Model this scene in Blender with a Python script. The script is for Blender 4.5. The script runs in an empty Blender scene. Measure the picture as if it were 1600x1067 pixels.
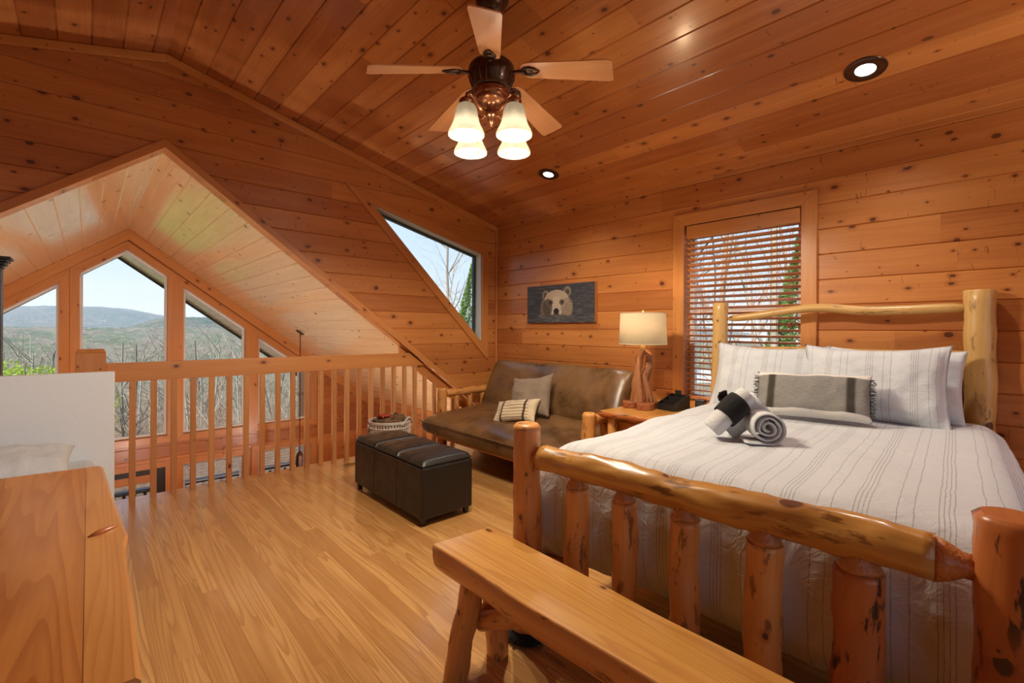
import bpy, bmesh, math, random
from mathutils import Vector, Matrix, noise
from mathutils.geometry import tessellate_polygon
PI = math.pi
S = bpy.context.scene
COL = S.collection
random.seed(7)

# ------------------------------------------------------------------ camera
F_PX, YAW, ROLL, SHIFT = 729.9, 0.738494, 4.866e-3, -19.28
cam = bpy.data.cameras.new('camera')
cam.sensor_width = 36; cam.lens = F_PX / 1600 * 36
cam.shift_y = SHIFT / 1600
cam.clip_start = 0.05; cam.clip_end = 20000
camo = bpy.data.objects.new('camera', cam); COL.objects.link(camo)
fw = Vector((math.sin(YAW), math.cos(YAW), 0)); rt = Vector((math.cos(YAW), -math.sin(YAW), 0)); up = Vector((0, 0, 1))
r2 = rt*math.cos(ROLL)+up*math.sin(ROLL); u2 = -rt*math.sin(ROLL)+up*math.cos(ROLL)
camo.matrix_world = Matrix(((r2.x, u2.x, -fw.x, 0), (r2.y, u2.y, -fw.y, 0), (r2.z, u2.z, -fw.z, 1.25), (0, 0, 0, 1)))
S.camera = camo
S.view_settings.view_transform = 'Standard'; S.view_settings.look = 'None'
S.view_settings.gamma = 1; S.view_settings.use_curve_mapping = False
S.view_settings.exposure = 0.0
S.cycles.use_denoising = True
S.cycles.max_bounces = 8; S.cycles.diffuse_bounces = 5; S.cycles.glossy_bounces = 4
S.cycles.transparent_max_bounces = 24; S.cycles.transmission_bounces = 6; S.cycles.volume_bounces = 0
S.cycles.sample_clamp_indirect = 4; S.cycles.caustics_reflective = False; S.cycles.caustics_refractive = False
S.cycles.use_adaptive_sampling = True; S.cycles.adaptive_threshold = 0.02

# ------------------------------------------------------------------ sky, sun
W = bpy.data.worlds.new('sky'); S.world = W; W.use_nodes = True
nt = W.node_tree; nt.nodes.clear()
wo = nt.nodes.new('ShaderNodeOutputWorld'); bg = nt.nodes.new('ShaderNodeBackground')
tc = nt.nodes.new('ShaderNodeTexCoord'); sx = nt.nodes.new('ShaderNodeSeparateXYZ'); cr = nt.nodes.new('ShaderNodeValToRGB')
nt.links.new(tc.outputs['Generated'], sx.inputs[0]); nt.links.new(sx.outputs[2], cr.inputs[0])
cr.color_ramp.elements[0].position = 0.0; cr.color_ramp.elements[0].color = (.82, .89, .95, 1)
cr.color_ramp.elements[1].position = .75; cr.color_ramp.elements[1].color = (.38, .56, .86, 1)
e = cr.color_ramp.elements.new(.10); e.color = (.60, .76, .94, 1)
e = cr.color_ramp.elements.new(.25); e.color = (.53, .70, .93, 1)
nt.links.new(cr.outputs[0], bg.inputs[0]); bg.inputs[1].default_value = 1.25
nt.links.new(bg.outputs[0], wo.inputs[0])

def light(name, kind, loc, energy, color=(1, 1, 1), size=.1, rot=None, spot=None, blend=.6):
    l = bpy.data.lights.new(name, kind); l.energy = energy; l.color = color
    if kind in ('POINT', 'SPOT'): l.shadow_soft_size = size
    if kind == 'AREA': l.shape = 'DISK'; l.size = size
    if kind == 'SUN': l.angle = size
    if spot: l.spot_size = spot; l.spot_blend = blend
    o = bpy.data.objects.new(name, l); COL.objects.link(o); o.location = loc
    if rot: o.rotation_euler = rot
    return o
light('sun', 'SUN', (0, -20, 30), 9.0, (1, .95, .86), .02, Vector((.80, .22, -.62)).to_track_quat('-Z', 'Y').to_euler())

# ------------------------------------------------------------------ node helper
class N:
    def __init__(s, name):
        s.m = bpy.data.materials.new(name); s.m.use_nodes = True; s.t = s.m.node_tree; s.t.nodes.clear()
        s.out = s.t.nodes.new('ShaderNodeOutputMaterial')
    def n(s, typ, **kw):
        nd = s.t.nodes.new('ShaderNode'+typ)
        for k, v in kw.items(): setattr(nd, k, v)
        return nd
    def put(s, sock, v):
        if isinstance(v, bpy.types.NodeSocket): s.t.links.new(v, sock)
        elif v is not None:
            if hasattr(sock.default_value, '__len__') and not hasattr(v, '__len__'): v = (v,)*len(sock.default_value)
            if hasattr(sock.default_value, '__len__') and len(sock.default_value) == 4 and len(v) == 3: v = (*v, 1)
            sock.default_value = v
    def math(s, op, a, b=None, c=None, clamp=False):
        nd = s.n('Math', operation=op, use_clamp=clamp); s.put(nd.inputs[0], a)
        if b is not None: s.put(nd.inputs[1], b)
        if c is not None: s.put(nd.inputs[2], c)
        return nd.outputs[0]
    def vec(s, x=0, y=0, z=0):
        nd = s.n('CombineXYZ'); s.put(nd.inputs[0], x); s.put(nd.inputs[1], y); s.put(nd.inputs[2], z); return nd.outputs[0]
    def mix(s, f, a, b, blend='MIX'):
        nd = s.n('Mix', data_type='RGBA', blend_type=blend); nd.clamp_factor = True
        s.put(nd.inputs[0], f); s.put(nd.inputs[6], a); s.put(nd.inputs[7], b); return nd.outputs[2]
    def noise(s, v, scale=1, detail=3, rough=.55, dist=0, dim='3D'):
        nd = s.n('TexNoise', noise_dimensions=dim); s.put(nd.inputs['Vector'], v) if v is not None else None
        nd.inputs['Scale'].default_value = scale; nd.inputs['Detail'].default_value = detail
        nd.inputs['Roughness'].default_value = rough; nd.inputs['Distortion'].default_value = dist
        return nd.outputs['Fac']
    def white(s, w):
        nd = s.n('TexWhiteNoise', noise_dimensions='1D'); s.put(nd.inputs['W'], w); return nd.outputs['Value']
    def step(s, v, a, b):
        nd = s.n('MapRange', interpolation_type='SMOOTHSTEP'); s.put(nd.inputs[0], v)
        nd.inputs[1].default_value = a; nd.inputs[2].default_value = b; nd.inputs[3].default_value = 0; nd.inputs[4].default_value = 1
        return nd.outputs[0]
    def uv(s):
        nd = s.n('UVMap'); sp = s.n('SeparateXYZ'); s.t.links.new(nd.outputs[0], sp.inputs[0]); return sp.outputs[0], sp.outputs[1]
    def pos(s, kind='Object'):
        nd = s.n('TexCoord'); sp = s.n('SeparateXYZ'); s.t.links.new(nd.outputs[kind], sp.inputs[0]); return nd.outputs[kind], sp.outputs
    def bump(s, h, strength=.3, dist=.01, normal=None):
        nd = s.n('Bump'); s.put(nd.inputs['Height'], h); nd.inputs['Strength'].default_value = strength; nd.inputs['Distance'].default_value = dist
        if normal is not None: s.put(nd.inputs['Normal'], normal)
        return nd.outputs[0]
    def bsdf(s, color, rough=.5, normal=None, coat=0, metal=0, spec=.5, sheen=0, coatr=.1, emit=None, es=0, trans=0):
        b = s.n('BsdfPrincipled'); s.put(b.inputs['Base Color'], color); s.put(b.inputs['Roughness'], rough)
        b.inputs['Metallic'].default_value = metal; b.inputs['Specular IOR Level'].default_value = spec
        b.inputs['Coat Weight'].default_value = coat; b.inputs['Coat Roughness'].default_value = coatr
        b.inputs['Sheen Weight'].default_value = sheen
        if normal is not None: s.put(b.inputs['Normal'], normal)
        if emit is not None: s.put(b.inputs['Emission Color'], emit); b.inputs['Emission Strength'].default_value = es
        s.t.links.new(b.outputs[0], s.out.inputs[0]); return b

def flat(name, col, rough=.5, metal=0, coat=0, spec=.5, sheen=0, emit=None, es=0):
    m = N(name); m.bsdf(col, rough, metal=metal, coat=coat, spec=spec, sheen=sheen, emit=emit, es=es); return m.m

def wood(name, light_c, dark_c, knot_c=(.085, .020, .006), board=None, phase=0.0, blen=0, vary=.35, knots=.8, kscale=(8.5, 5.2),
         grain=1.0, rough=.35, coat=.25, coatr=.18, bumpy=.15, per_obj=True, streak=0.0, cath=0.0, spec=.5, seam=0):
    """u across the grain, v along it, both in metres"""
    m = N(name); u, v = m.uv()
    idx = 0.0
    if board:
        idx = m.math('FLOOR', m.math('DIVIDE', m.math('SUBTRACT', u, phase), board))
        if blen:
            seg = m.math('FLOOR', m.math('DIVIDE', m.math('ADD', v, m.math('MULTIPLY', m.white(idx), 37.0)), blen))
            idx = m.math('ADD', m.math('MULTIPLY', idx, 1.37), m.math('MULTIPLY', seg, 7.13))
    if per_obj:
        oi = m.n('ObjectInfo'); idx = m.math('ADD', idx, m.math('MULTIPLY', oi.outputs['Random'], 91.0))
    rnd = m.white(idx)
    vs = m.math('ADD', v, m.math('MULTIPLY', rnd, 53.0))
    us = m.math('ADD', u, m.math('MULTIPLY', m.white(m.math('ADD', idx, .5)), 11.0))
    # grain
    warp = m.noise(m.vec(m.math('MULTIPLY', us, 5), m.math('MULTIPLY', vs, 1.1)), 1, 2)
    uw = m.math('ADD', us, m.math('MULTIPLY', warp, .09))
    g1 = m.noise(m.vec(m.math('MULTIPLY', uw, 75), m.math('MULTIPLY', vs, 2.2)), 1, 3, .6)
    g2 = m.noise(m.vec(m.math('MULTIPLY', uw, 16), m.math('MULTIPLY', vs, .9)), 1, 2, .5)
    f = m.math('ADD', m.math('MULTIPLY', g1, .45*grain), m.math('MULTIPLY', g2, .55))
    f = m.step(f, .28, .72)
    tone = m.math('ADD', m.math('MULTIPLY', f, .5), m.math('MULTIPLY', rnd, vary*1.6))
    col = m.mix(tone, light_c, dark_c)
    if cath:
        r = m.math('ADD', m.math('MULTIPLY', m.noise(m.vec(m.math('MULTIPLY', us, 8), m.math('MULTIPLY', vs, .42)), 1, 2, .4), 17.0), m.math('MULTIPLY', us, 22))
        fr = m.math('FRACT', r)
        ln = m.math('MULTIPLY', m.step(fr, .35, .95), m.step(fr, 1.0, .95))
        col = m.mix(m.math('MULTIPLY', ln, cath), col, dark_c)
    if seam:
        fs = m.math('FRACT', m.math('DIVIDE', m.math('SUBTRACT', u, phase), board)); sd = m.math('MULTIPLY', m.math('MINIMUM', fs, m.math('SUBTRACT', 1.0, fs)), board)
        col = m.mix(m.math('MULTIPLY', m.step(sd, seam, seam*.4), .7), col, knot_c)
    if streak:
        sn = m.noise(m.vec(m.math('MULTIPLY', us, 26), m.math('MULTIPLY', vs, 7)), 1, 4, .65)
        col = m.mix(m.math('MULTIPLY', m.step(sn, .56, .64), streak), col, knot_c)
        sn2 = m.noise(m.vec(m.math('MULTIPLY', us, 9), m.math('MULTIPLY', vs, 3)), 1, 2, .5)
        col = m.mix(m.math('MULTIPLY', m.step(sn2, .5, .72), streak*.55), col, dark_c)
    h = m.math('MULTIPLY', g1, .3)
    if board and per_obj is False and knots > .25:      # short dark checks across the grain
        cn = m.noise(m.vec(m.math('MULTIPLY', us, 9), m.math('MULTIPLY', vs, 34)), 1, 2, .5, 1.2)
        pn = m.noise(m.vec(m.math('MULTIPLY', us, 3.1), m.math('MULTIPLY', vs, 2.3)), 1, 1, .4)
        ck = m.math('MULTIPLY', m.step(cn, .66, .72), m.step(pn, .50, .58))
        col = m.mix(m.math('MULTIPLY', ck, .7), col, tuple(q*.55 for q in dark_c))
    if knots:
        vo = m.n('TexVoronoi', voronoi_dimensions='2D', feature='F1')
        m.put(vo.inputs['Vector'], m.vec(m.math('MULTIPLY', m.math('ADD', us, m.math('MULTIPLY', g2, .035)), kscale[0]), m.math('MULTIPLY', vs, kscale[1])))
        vo.inputs['Scale'].default_value = 1
        sp = m.n('SeparateColor'); m.t.links.new(vo.outputs['Color'], sp.inputs[0])
        rad = m.math('MULTIPLY', m.math('GREATER_THAN', sp.outputs[0], 1-knots), m.math('ADD', .022, m.math('MULTIPLY', m.math('POWER', sp.outputs[1], 2.4), .115)))
        d = m.math('DIVIDE', vo.outputs['Distance'], m.math('MAXIMUM', rad, .0001))
        halo = m.step(d, 2.8, 1.0); core = m.step(d, 1.05, .75)
        halo = m.math('MULTIPLY', halo, m.math('GREATER_THAN', rad, .01)); core = m.math('MULTIPLY', core, m.math('GREATER_THAN', rad, .01))
        col = m.mix(m.math('MULTIPLY', halo, .75), col, dark_c)
        col = m.mix(m.math('MULTIPLY', core, .9), col, knot_c)
        h = m.math('SUBTRACT', h, core)
    nrm = m.bump(h, bumpy, .003)
    m.bsdf(col, rough, nrm, coat=coat, coatr=coatr, spec=spec)
    return m.m

PIT = .1695                                     # board pitch of walls and ceilings
PINE_L, PINE_D = (.62, .255, .068), (.37, .115, .026)
M = {}
M['pine_wall'] = wood('pine wall boards', PINE_L, PINE_D, board=PIT, phase=1.252, blen=3.3, rough=.36, coat=.25, coatr=.2, per_obj=False, vary=.45)
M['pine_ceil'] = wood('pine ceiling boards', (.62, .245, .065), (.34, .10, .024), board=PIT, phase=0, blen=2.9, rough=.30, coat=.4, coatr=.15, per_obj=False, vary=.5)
M['pine_great'] = wood('glossy pine ceiling boards', (.80, .56, .31), (.62, .37, .17), board=PIT, phase=0, blen=2.9, rough=.24, coat=.8, coatr=.12, per_obj=False, vary=.12, knots=.3)  # paler base colour carries part of the ceiling's sheen
M['pine_trim'] = wood('pine trim', (.62, .265, .072), (.42, .14, .034), rough=.35, coat=.25, knots=.3, vary=.15)
M['baluster'] = wood('pine baluster', (.62, .30, .11), (.42, .16, .05), rough=.35, coat=.25, knots=.25, vary=.3)
M['oak'] = wood('oak floor strips', (.68, .40, .145), (.42, .20, .058), knot_c=(.2, .07, .02), board=.074, phase=.332-.074*5, blen=2.3, rough=.30, coat=.5, coatr=.13, per_obj=False, vary=.42, knots=.03, kscale=(5, 1.2), cath=.85, bumpy=.5, seam=.0012)
M['log'] = wood('peeled orange log', (.74, .355, .10), (.46, .17, .038), rough=.42, coat=.18, knots=.35, streak=.7, bumpy=.5, vary=.25, kscale=(7, 5))
M['log_dark'] = wood('peeled red brown log', (.52, .17, .04), (.30, .075, .018), knot_c=(.035, .012, .006), rough=.40, coat=.2, knots=.6, streak=1.0, vary=.1, kscale=(7, 6), bumpy=.5)
M['log_rail'] = wood('varnished golden log', (.58, .30, .065), (.32, .125, .025), rough=.34, coat=.35, knots=.4, streak=.7, bumpy=.5, vary=.1, kscale=(6, 4))
M['log_pale'] = wood('pale yellow log', (.66, .42, .15), (.42, .22, .06), rough=.38, coat=.2, knots=.5, streak=.5, bumpy=.4, vary=.1, kscale=(6, 5))
m = N('hatchet cut log end'); c_, p_ = m.pos(); cn_ = m.noise(c_, 130, 2, .5); m.bsdf(m.mix(cn_, (.36, .12, .028), (.62, .26, .07)), .45, m.bump(cn_, .8, .004), coat=.25); M['chop'] = m.m
M['bench'] = wood('varnished bench plank', (.66, .35, .085), (.42, .17, .035), rough=.27, coat=.45, coatr=.12, knots=.22, vary=.1, kscale=(4, 2.2), cath=.5)
M['slab'] = wood('varnished red brown slab', (.62, .26, .07), (.32, .09, .02), rough=.25, coat=.5, coatr=.1, knots=.1, vary=.1, kscale=(3, 1.5), cath=.45)
M['slab_edge'] = wood('varnished golden slab edge', (.66, .31, .09), (.48, .19, .05), rough=.25, coat=.5, coatr=.1, knots=.1, vary=.1, cath=.5)
M['cabinet'] = wood('nightstand pine', (.62, .27, .07), (.44, .15, .035), rough=.3, coat=.35, knots=.25, vary=.1)
M['blade'] = wood('fan blade veneer', (.66, .32, .14), (.50, .20, .08), rough=.3, coat=.4, knots=0, vary=.05, bumpy=.05)
M['juniper'] = wood('juniper driftwood', (.50, .23, .09), (.20, .06, .02), knot_c=(.06, .018, .010), rough=.45, coat=.2, knots=.3, streak=1.0, kscale=(14, 7), bumpy=.8)
M['disc'] = wood('red cedar disc', (.36, .12, .045), (.20, .05, .02), rough=.35, coat=.3, knots=0, vary=.1, streak=.5)
M['blind'] = wood('wooden blind slat', (.72, .31, .11), (.56, .21, .07), rough=.35, coat=.2, knots=0, vary=.08)
M['black_paint'] = flat('black paint', (.012, .012, .012), .4)
M['vinyl'] = flat('white vinyl', (.85, .85, .83), .4)
M['vinyl_grey'] = flat('beige vinyl', (.62, .60, .53), .45)
M['gasket'] = flat('dark green gasket', (.03, .04, .035), .5)
M['brass'] = flat('dull brass', (.55, .38, .14), .4, metal=.8)
M['ironlog'] = flat('black mechanism', (.02, .02, .02), .5)

# bronze
m = N('oiled bronze'); _, p = m.pos(); nf = m.noise(None, 6, 2)
m.bsdf(m.mix(nf, (.035, .018, .012), (.10, .042, .022)), .3, metal=.75, coat=.3); M['bronze'] = m.m
M['copper'] = flat('brushed copper bronze', (.30, .12, .06), .28, metal=.9)
# leathers
def leather(name, a, b, rough, sc=9, bump=.25):
    m = N(name); c, p = m.pos()
    n1 = m.noise(c, sc, 5, .65); n2 = m.noise(c, sc*.28, 3, .6); n3 = m.noise(c, 160, 2)
    f = m.math('ADD', m.math('MULTIPLY', n1, .5), m.math('MULTIPLY', n2, .6))
    h = m.math('ADD', m.math('MULTIPLY', n1, .6), m.math('MULTIPLY', n3, .12))
    m.bsdf(m.mix(m.step(f, .34, .74), a, b), m.math('ADD', rough-.06, m.math('MULTIPLY', m.step(n1, .30, .72), .22)), m.bump(h, bump, .012), coat=.12, coatr=.3); return m.m
M['leather_brown'] = leather('worn brown leather', (.060, .028, .009), (.20, .105, .040), .30, 6, .28)
M['leather_black'] = leather('black bonded leather', (.006, .0055, .005), (.010, .009, .0085), .40, 12, .12)
# fabrics
def cloth(name, a, b=None, sc=350, rough=.9, bump=.25, stripes=None, wrink=.012):
    m = N(name); u, v = m.uv()
    n1 = m.noise(m.vec(m.math('MULTIPLY', u, sc), m.math('MULTIPLY', v, sc*.3)), 1, 2)
    n2 = m.noise(m.vec(m.math('MULTIPLY', u, sc*.3), m.math('MULTIPLY', v, sc)), 1, 2)
    f = m.math('ADD', m.math('MULTIPLY', n1, .5), m.math('MULTIPLY', n2, .5))
    col = m.mix(m.step(f, .35, .65), a, b or a)
    if stripes: col = stripes(m, u, v, col)
    c_, p_ = m.pos(); wk = m.noise(c_, 13, 4, .55, 1.4)
    m.bsdf(col, rough, m.bump(f, bump, .002, m.bump(wk, .55, wrink)), sheen=.1, spec=.2); return m.m
def line(m, x, c, w):          # 1 where |x-c|<w
    return m.step(m.math('ABSOLUTE', m.math('SUBTRACT', x, c)), w*1.5, w*.6)
def duvet_stripes(period, gap, single, ph=0, colr=(.17, .16, .15), strength=.75, w=.0016):
    def fn(m, u, v, col):
        wob = m.math('MULTIPLY', m.math('SUBTRACT', m.noise(m.vec(m.math('MULTIPLY', v, 7), m.math('MULTIPLY', u, 5)), 1, 3), .5), .012)
        x = m.math('MULTIPLY', m.math('FRACT', m.math('DIVIDE', m.math('ADD', m.math('SUBTRACT', u, ph), m.math('ADD', wob, period*10.5)), period)), period)
        x = m.math('SUBTRACT', x, period*.5)
        dash = m.step(m.noise(m.vec(m.math('MULTIPLY', u, 60), m.math('MULTIPLY', v, 120)), 1, 1), .30, .55)
        acc = None
        for c in [-1.5*gap, -.5*gap, .5*gap, 1.5*gap]+single:
            l = line(m, x, c, w); acc = l if acc is None else m.math('MAXIMUM', acc, l)
        return m.mix(m.math('MULTIPLY', m.math('MULTIPLY', acc, strength), m.math('ADD', .45, m.math('MULTIPLY', dash, .55))), col, colr)
    return fn
WHT = (.60, .63, .665)
M['duvet'] = cloth('white duvet cotton with grey woven lines', WHT, (.55, .578, .61), stripes=duvet_stripes(.178, .0105, [.076, -.067], .893, strength=.6, w=.0012), bump=.35)
M['sham'] = cloth('white sham cotton with grey woven lines', (.62, .655, .69), (.56, .59, .62), stripes=duvet_stripes(.19, .009, [.06, .092], 0, strength=.6, w=.0013), bump=.35)
M['white_cloth'] = cloth('plain white cotton', (.66, .71, .76), (.61, .66, .71))
M['towel'] = cloth('white terry', (.64, .66, .67), (.56, .575, .585), sc=240, bump=.8)
M['black_cloth'] = cloth('black terry', (.010, .010, .010), (.018, .018, .018), sc=240, bump=.8)
M['grey_board'] = cloth('pale grey painted weave', (.84, .91, .98), (.81, .88, .95), sc=160, bump=.1, wrink=.0)
M['taupe'] = cloth('taupe cotton', (.26, .20, .145), (.22, .165, .12))
def lumbar(m, u, v, col):
    ax = m.math('ABSOLUTE', u)
    col = m.mix(m.math('MULTIPLY', m.step(m.noise(m.vec(m.math('MULTIPLY', u, 30), m.math('MULTIPLY', v, 400)), 1, 2), .38, .62), .85), col, (.27, .26, .24))
    col = m.mix(line(m, ax, .185, .019), col, (.050, .043, .035))
    out = m.step(m.math('ABSOLUTE', v), .100, .104)
    return m.mix(out, col, (.70, .67, .62))
M['lumbar'] = cloth('grey weave with dark bands', (.17, .165, .15), (.24, .23, .21), stripes=lumbar)
def striped(m, u, v, col):
    t = m.math('FRACT', m.math('DIVIDE', m.math('ADD', v, 5), .030))
    c2 = m.mix(line(m, t, .5, .10), col, (.16, .10, .06))
    col = m.mix(m.step(m.math('ABSOLUTE', u), .158, .150), col, c2)
    return m.mix(line(m, m.math('ABSOLUTE', m.math('ADD', u, .0)), .115, .010), col, (.06, .035, .022))
M['stripe_pillow'] = cloth('cream cotton with brown stripes', (.66, .55, .38), (.56, .46, .31), stripes=striped)
M['fringe'] = flat('dark fringe yarn', (.06, .055, .05), .9)
# glass
m = N('window glass'); a = m.n('BsdfTransparent'); b = m.n('BsdfGlossy'); b.inputs['Roughness'].default_value = .01
a.inputs[0].default_value = (.96, .98, .98, 1); fr = m.n('Fresnel'); fr.inputs[0].default_value = 1.22; mx = m.n('MixShader')
m.t.links.new(fr.outputs[0], mx.inputs[0]); m.t.links.new(a.outputs[0], mx.inputs[1]); m.t.links.new(b.outputs[0], mx.inputs[2]); m.t.links.new(mx.outputs[0], m.out.inputs[0]); M['glass'] = m.m
# lamp materials
def glow(name, col, strength, trans=.5, base=(.9, .85, .75), clear=0.0):
    m = N(name); c, p = m.pos(); d = m.n('BsdfDiffuse'); m.put(d.inputs[0], base); t = m.n('BsdfTranslucent'); m.put(t.inputs[0], base)
    mx = m.n('MixShader'); mx.inputs[0].default_value = trans; e = m.n('Emission'); tp = m.n('BsdfTransparent'); m2 = m.n('MixShader'); m2.inputs[0].default_value = clear
    nz = m.noise(c, 28, 4, .6, 1.5)
    m.put(e.inputs[0], m.mix(m.step(nz, .35, .7), col, tuple(x*.82 for x in col))); e.inputs[1].default_value = strength; ad = m.n('AddShader')
    L = m.t.links.new; L(d.outputs[0], mx.inputs[1]); L(t.outputs[0], mx.inputs[2]); L(mx.outputs[0], m2.inputs[1]); L(tp.outputs[0], m2.inputs[2]); L(m2.outputs[0], ad.inputs[0]); L(e.outputs[0], ad.inputs[1]); L(ad.outputs[0], m.out.inputs[0]); return m.m
M['shade_glass'] = glow('marbled alabaster glass', (1, .74, .44), .30, .3, (.05, .044, .034), .22)
M['linen'] = glow('natural linen shade', (1, .74, .40), .16, .3, (.56, .47, .33))
def emis(name, col, s):
    m = N(name); e = m.n('Emission'); m.put(e.inputs[0], col); e.inputs[1].default_value = s; m.t.links.new(e.outputs[0], m.out.inputs[0]); return m.m
M['bulb'] = emis('lit bulb', (1, .90, .72), 2.5)
M['can_lens'] = emis('lit downlight lens', (1, .93, .82), 5)

# ------------------------------------------------------------------ mesh helpers
def bmn():
    b = bmesh.new(); b.loops.layers.uv.new('UVMap'); return b
def face(b, vs, uvs, smooth=False):
    try: f = b.faces.new(vs)
    except ValueError: return None
    L = b.loops.layers.uv.active
    for lp, q in zip(f.loops, uvs): lp[L].uv = q
    f.smooth = smooth; return f
def box(b, x0, x1, y0, y1, z0, z1, g=2, Mx=None, off=(0, 0)):
    P = [(x, y, z) for x in (x0, x1) for y in (y0, y1) for z in (z0, z1)]
    V = [b.verts.new(Mx @ Vector(p) if Mx else p) for p in P]
    for idx, ax in (((0, 1, 3, 2), 0), ((4, 6, 7, 5), 0), ((0, 4, 5, 1), 1), ((2, 3, 7, 6), 1), ((0, 2, 6, 4), 2), ((1, 5, 7, 3), 2)):
        o = [a for a in range(3) if a != ax]
        gv = g if g != ax else o[0]; gu = [a for a in o if a != gv][0]
        face(b, [V[i] for i in idx], [(P[i][gu]+off[0]+.37*ax, P[i][gv]+off[1]) for i in idx])
def tube(b, pts, rad, seg=14, cap=True, uo=0.0, jit=0.0, seed=0, round_end=0.0, smooth=True):
    pts = [Vector(p) for p in pts]; n = len(pts)
    rad = rad if hasattr(rad, '__len__') else [rad]*n
    t0 = (pts[1]-pts[0]).normalized(); ref = Vector((0, 0, 1)) if abs(t0.z) < .9 else Vector((1, 0, 0))
    nx = t0.cross(ref).normalized(); rings = []; v = 0
    for i, p in enumerate(pts):
        t = (pts[min(i+1, n-1)]-pts[max(i-1, 0)]).normalized()
        nx = (nx - t*nx.dot(t)).normalized(); ny = t.cross(nx)
        if i: v += (p-pts[i-1]).length
        ring = []
        for k in range(seg):
            a = 2*PI*k/seg; d = nx*math.cos(a)+ny*math.sin(a); r = rad[i]
            if jit: r *= 1+jit*(noise.noise(Vector((math.cos(a)*1.3+seed*3.1, math.sin(a)*1.3, v*6+seed)))+.6*noise.noise(Vector((math.cos(a)*3.1+seed*3.1, math.sin(a)*3.1, v*15+seed))))
            ring.append(b.verts.new(p+d*r))
        rings.append((ring, v))
    rm = max(rad)
    for (A, va), (B, vb) in zip(rings, rings[1:]):
        for k in range(seg):
            k2 = (k+1) % seg; ua, ub = uo+2*PI*rm*k/seg, uo+2*PI*rm*(k+1)/seg
            face(b, [A[k], A[k2], B[k2], B[k]], [(ua, va), (ub, va), (ub, vb), (ua, vb)], smooth)
    if cap:
        for ring, fl in ((rings[0][0], True), (rings[-1][0], False)):
            c = sum((x.co for x in ring), Vector())/seg
            lst = list(reversed(ring)) if fl else ring
            face(b, lst, [((x.co-c).dot(nx), (x.co-c).dot(ny)) for x in lst], False)
def lathe(b, prof, seg=32, Mx=None, smooth=True, c=(0, 0)):
    rings = []
    for r, z in prof:
        rings.append([b.verts.new((Mx @ Vector((r*math.cos(2*PI*k/seg)+c[0], r*math.sin(2*PI*k/seg)+c[1], z))) if Mx else (r*math.cos(2*PI*k/seg)+c[0], r*math.sin(2*PI*k/seg)+c[1], z)) for k in range(seg)])
    for i in range(len(rings)-1):
        A, B = rings[i], rings[i+1]
        for k in range(seg):
            k2 = (k+1) % seg
            face(b, [A[k], A[k2], B[k2], B[k]], [(k/seg*.5, prof[i][1]), ((k+1)/seg*.5, prof[i][1]), ((k+1)/seg*.5, prof[i+1][1]), (k/seg*.5, prof[i+1][1])], smooth)
    for ring, fl, pr in ((rings[0], True, prof[0]), (rings[-1], False, prof[-1])):
        if pr[0] > .0005 and not getattr(lathe, 'open', False):
            lst = list(reversed(ring)) if fl else ring
            face(b, lst, [(x.co.x, x.co.y) for x in lst])
def lathe_open(b, prof, seg=32, Mx=None, c=(0, 0)):
    lathe.open = True; lathe(b, prof, seg, Mx, True, c); lathe.open = False
def grid(b, nu, nv, fn, uvf=None, smooth=True, wrapu=False):
    V = [[b.verts.new(fn(i/nu, j/nv)) for j in range(nv+1)] for i in range(nu+(0 if wrapu else 1))]
    for i in range(nu):
        i2 = (i+1) % len(V)
        for j in range(nv):
            q = [(i/nu, j/nv), ((i+1)/nu, j/nv), ((i+1)/nu, (j+1)/nv), (i/nu, (j+1)/nv)]
            face(b, [V[i][j], V[i2][j], V[i2][j+1], V[i][j+1]], [uvf(*t) if uvf else t for t in q], smooth)
def obj(name, b, mat, parent=None, bevel=0, sub=0, solid=0, solid_off=-1, loc=None, rot=None, weld=False):
    if weld: bmesh.ops.remove_doubles(b, verts=b.verts, dist=1e-5)
    me = bpy.data.meshes.new(name); b.to_mesh(me); b.free()
    mats = mat if isinstance(mat, (list, tuple)) else [mat]
    for x in mats: me.materials.append(M[x] if isinstance(x, str) else x)
    o = bpy.data.objects.new(name, me); COL.objects.link(o)
    if parent: o.parent = parent
    if loc: o.location = loc
    if rot: o.rotation_euler = rot
    if solid:
        md = o.modifiers.new('solid', 'SOLIDIFY'); md.thickness = solid; md.offset = solid_off
    if bevel:
        md = o.modifiers.new('bevel', 'BEVEL'); md.width = bevel; md.segments = 2; md.limit_method = 'ANGLE'; md.angle_limit = math.radians(40)
    if sub:
        md = o.modifiers.new('sub', 'SUBSURF'); md.levels = sub; md.render_levels = sub
    return o
def tag(o, label, cat, group=None, kind=None):
    if label: o['label'] = label
    if cat: o['category'] = cat
    if group: o['group'] = group
    if kind: o['kind'] = kind
    return o
def thing(name, label, cat, loc=(0, 0, 0), rotz=0, group=None):
    o = bpy.data.objects.new(name, None); COL.objects.link(o); o.location = loc; o.rotation_euler = (0, 0, rotz); o.empty_display_size = .1
    return tag(o, label, cat, group)
def struct(name, b, mat, parent=None, label=None, **kw):
    o = obj(name, b, mat, parent, **kw)
    if not parent: o['kind'] = 'structure'
    if label: o['label'] = label
    return o
def sempty(name, loc=(0, 0, 0)):
    o = bpy.data.objects.new(name, None); COL.objects.link(o); o.location = loc; o['kind'] = 'structure'; o.empty_display_size = .1; return o
def dup(root, loc=None, rotz=None, label=None):
    r = root.copy(); COL.objects.link(r)
    if loc is not None: r.location = loc
    if rotz is not None: r.rotation_euler = (0, 0, rotz)
    if label: r['label'] = label
    for ch in list(root.children):
        c = ch.copy(); COL.objects.link(c); c.parent = r
        for g in list(ch.children):
            d = g.copy(); COL.objects.link(d); d.parent = c
    return r
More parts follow.
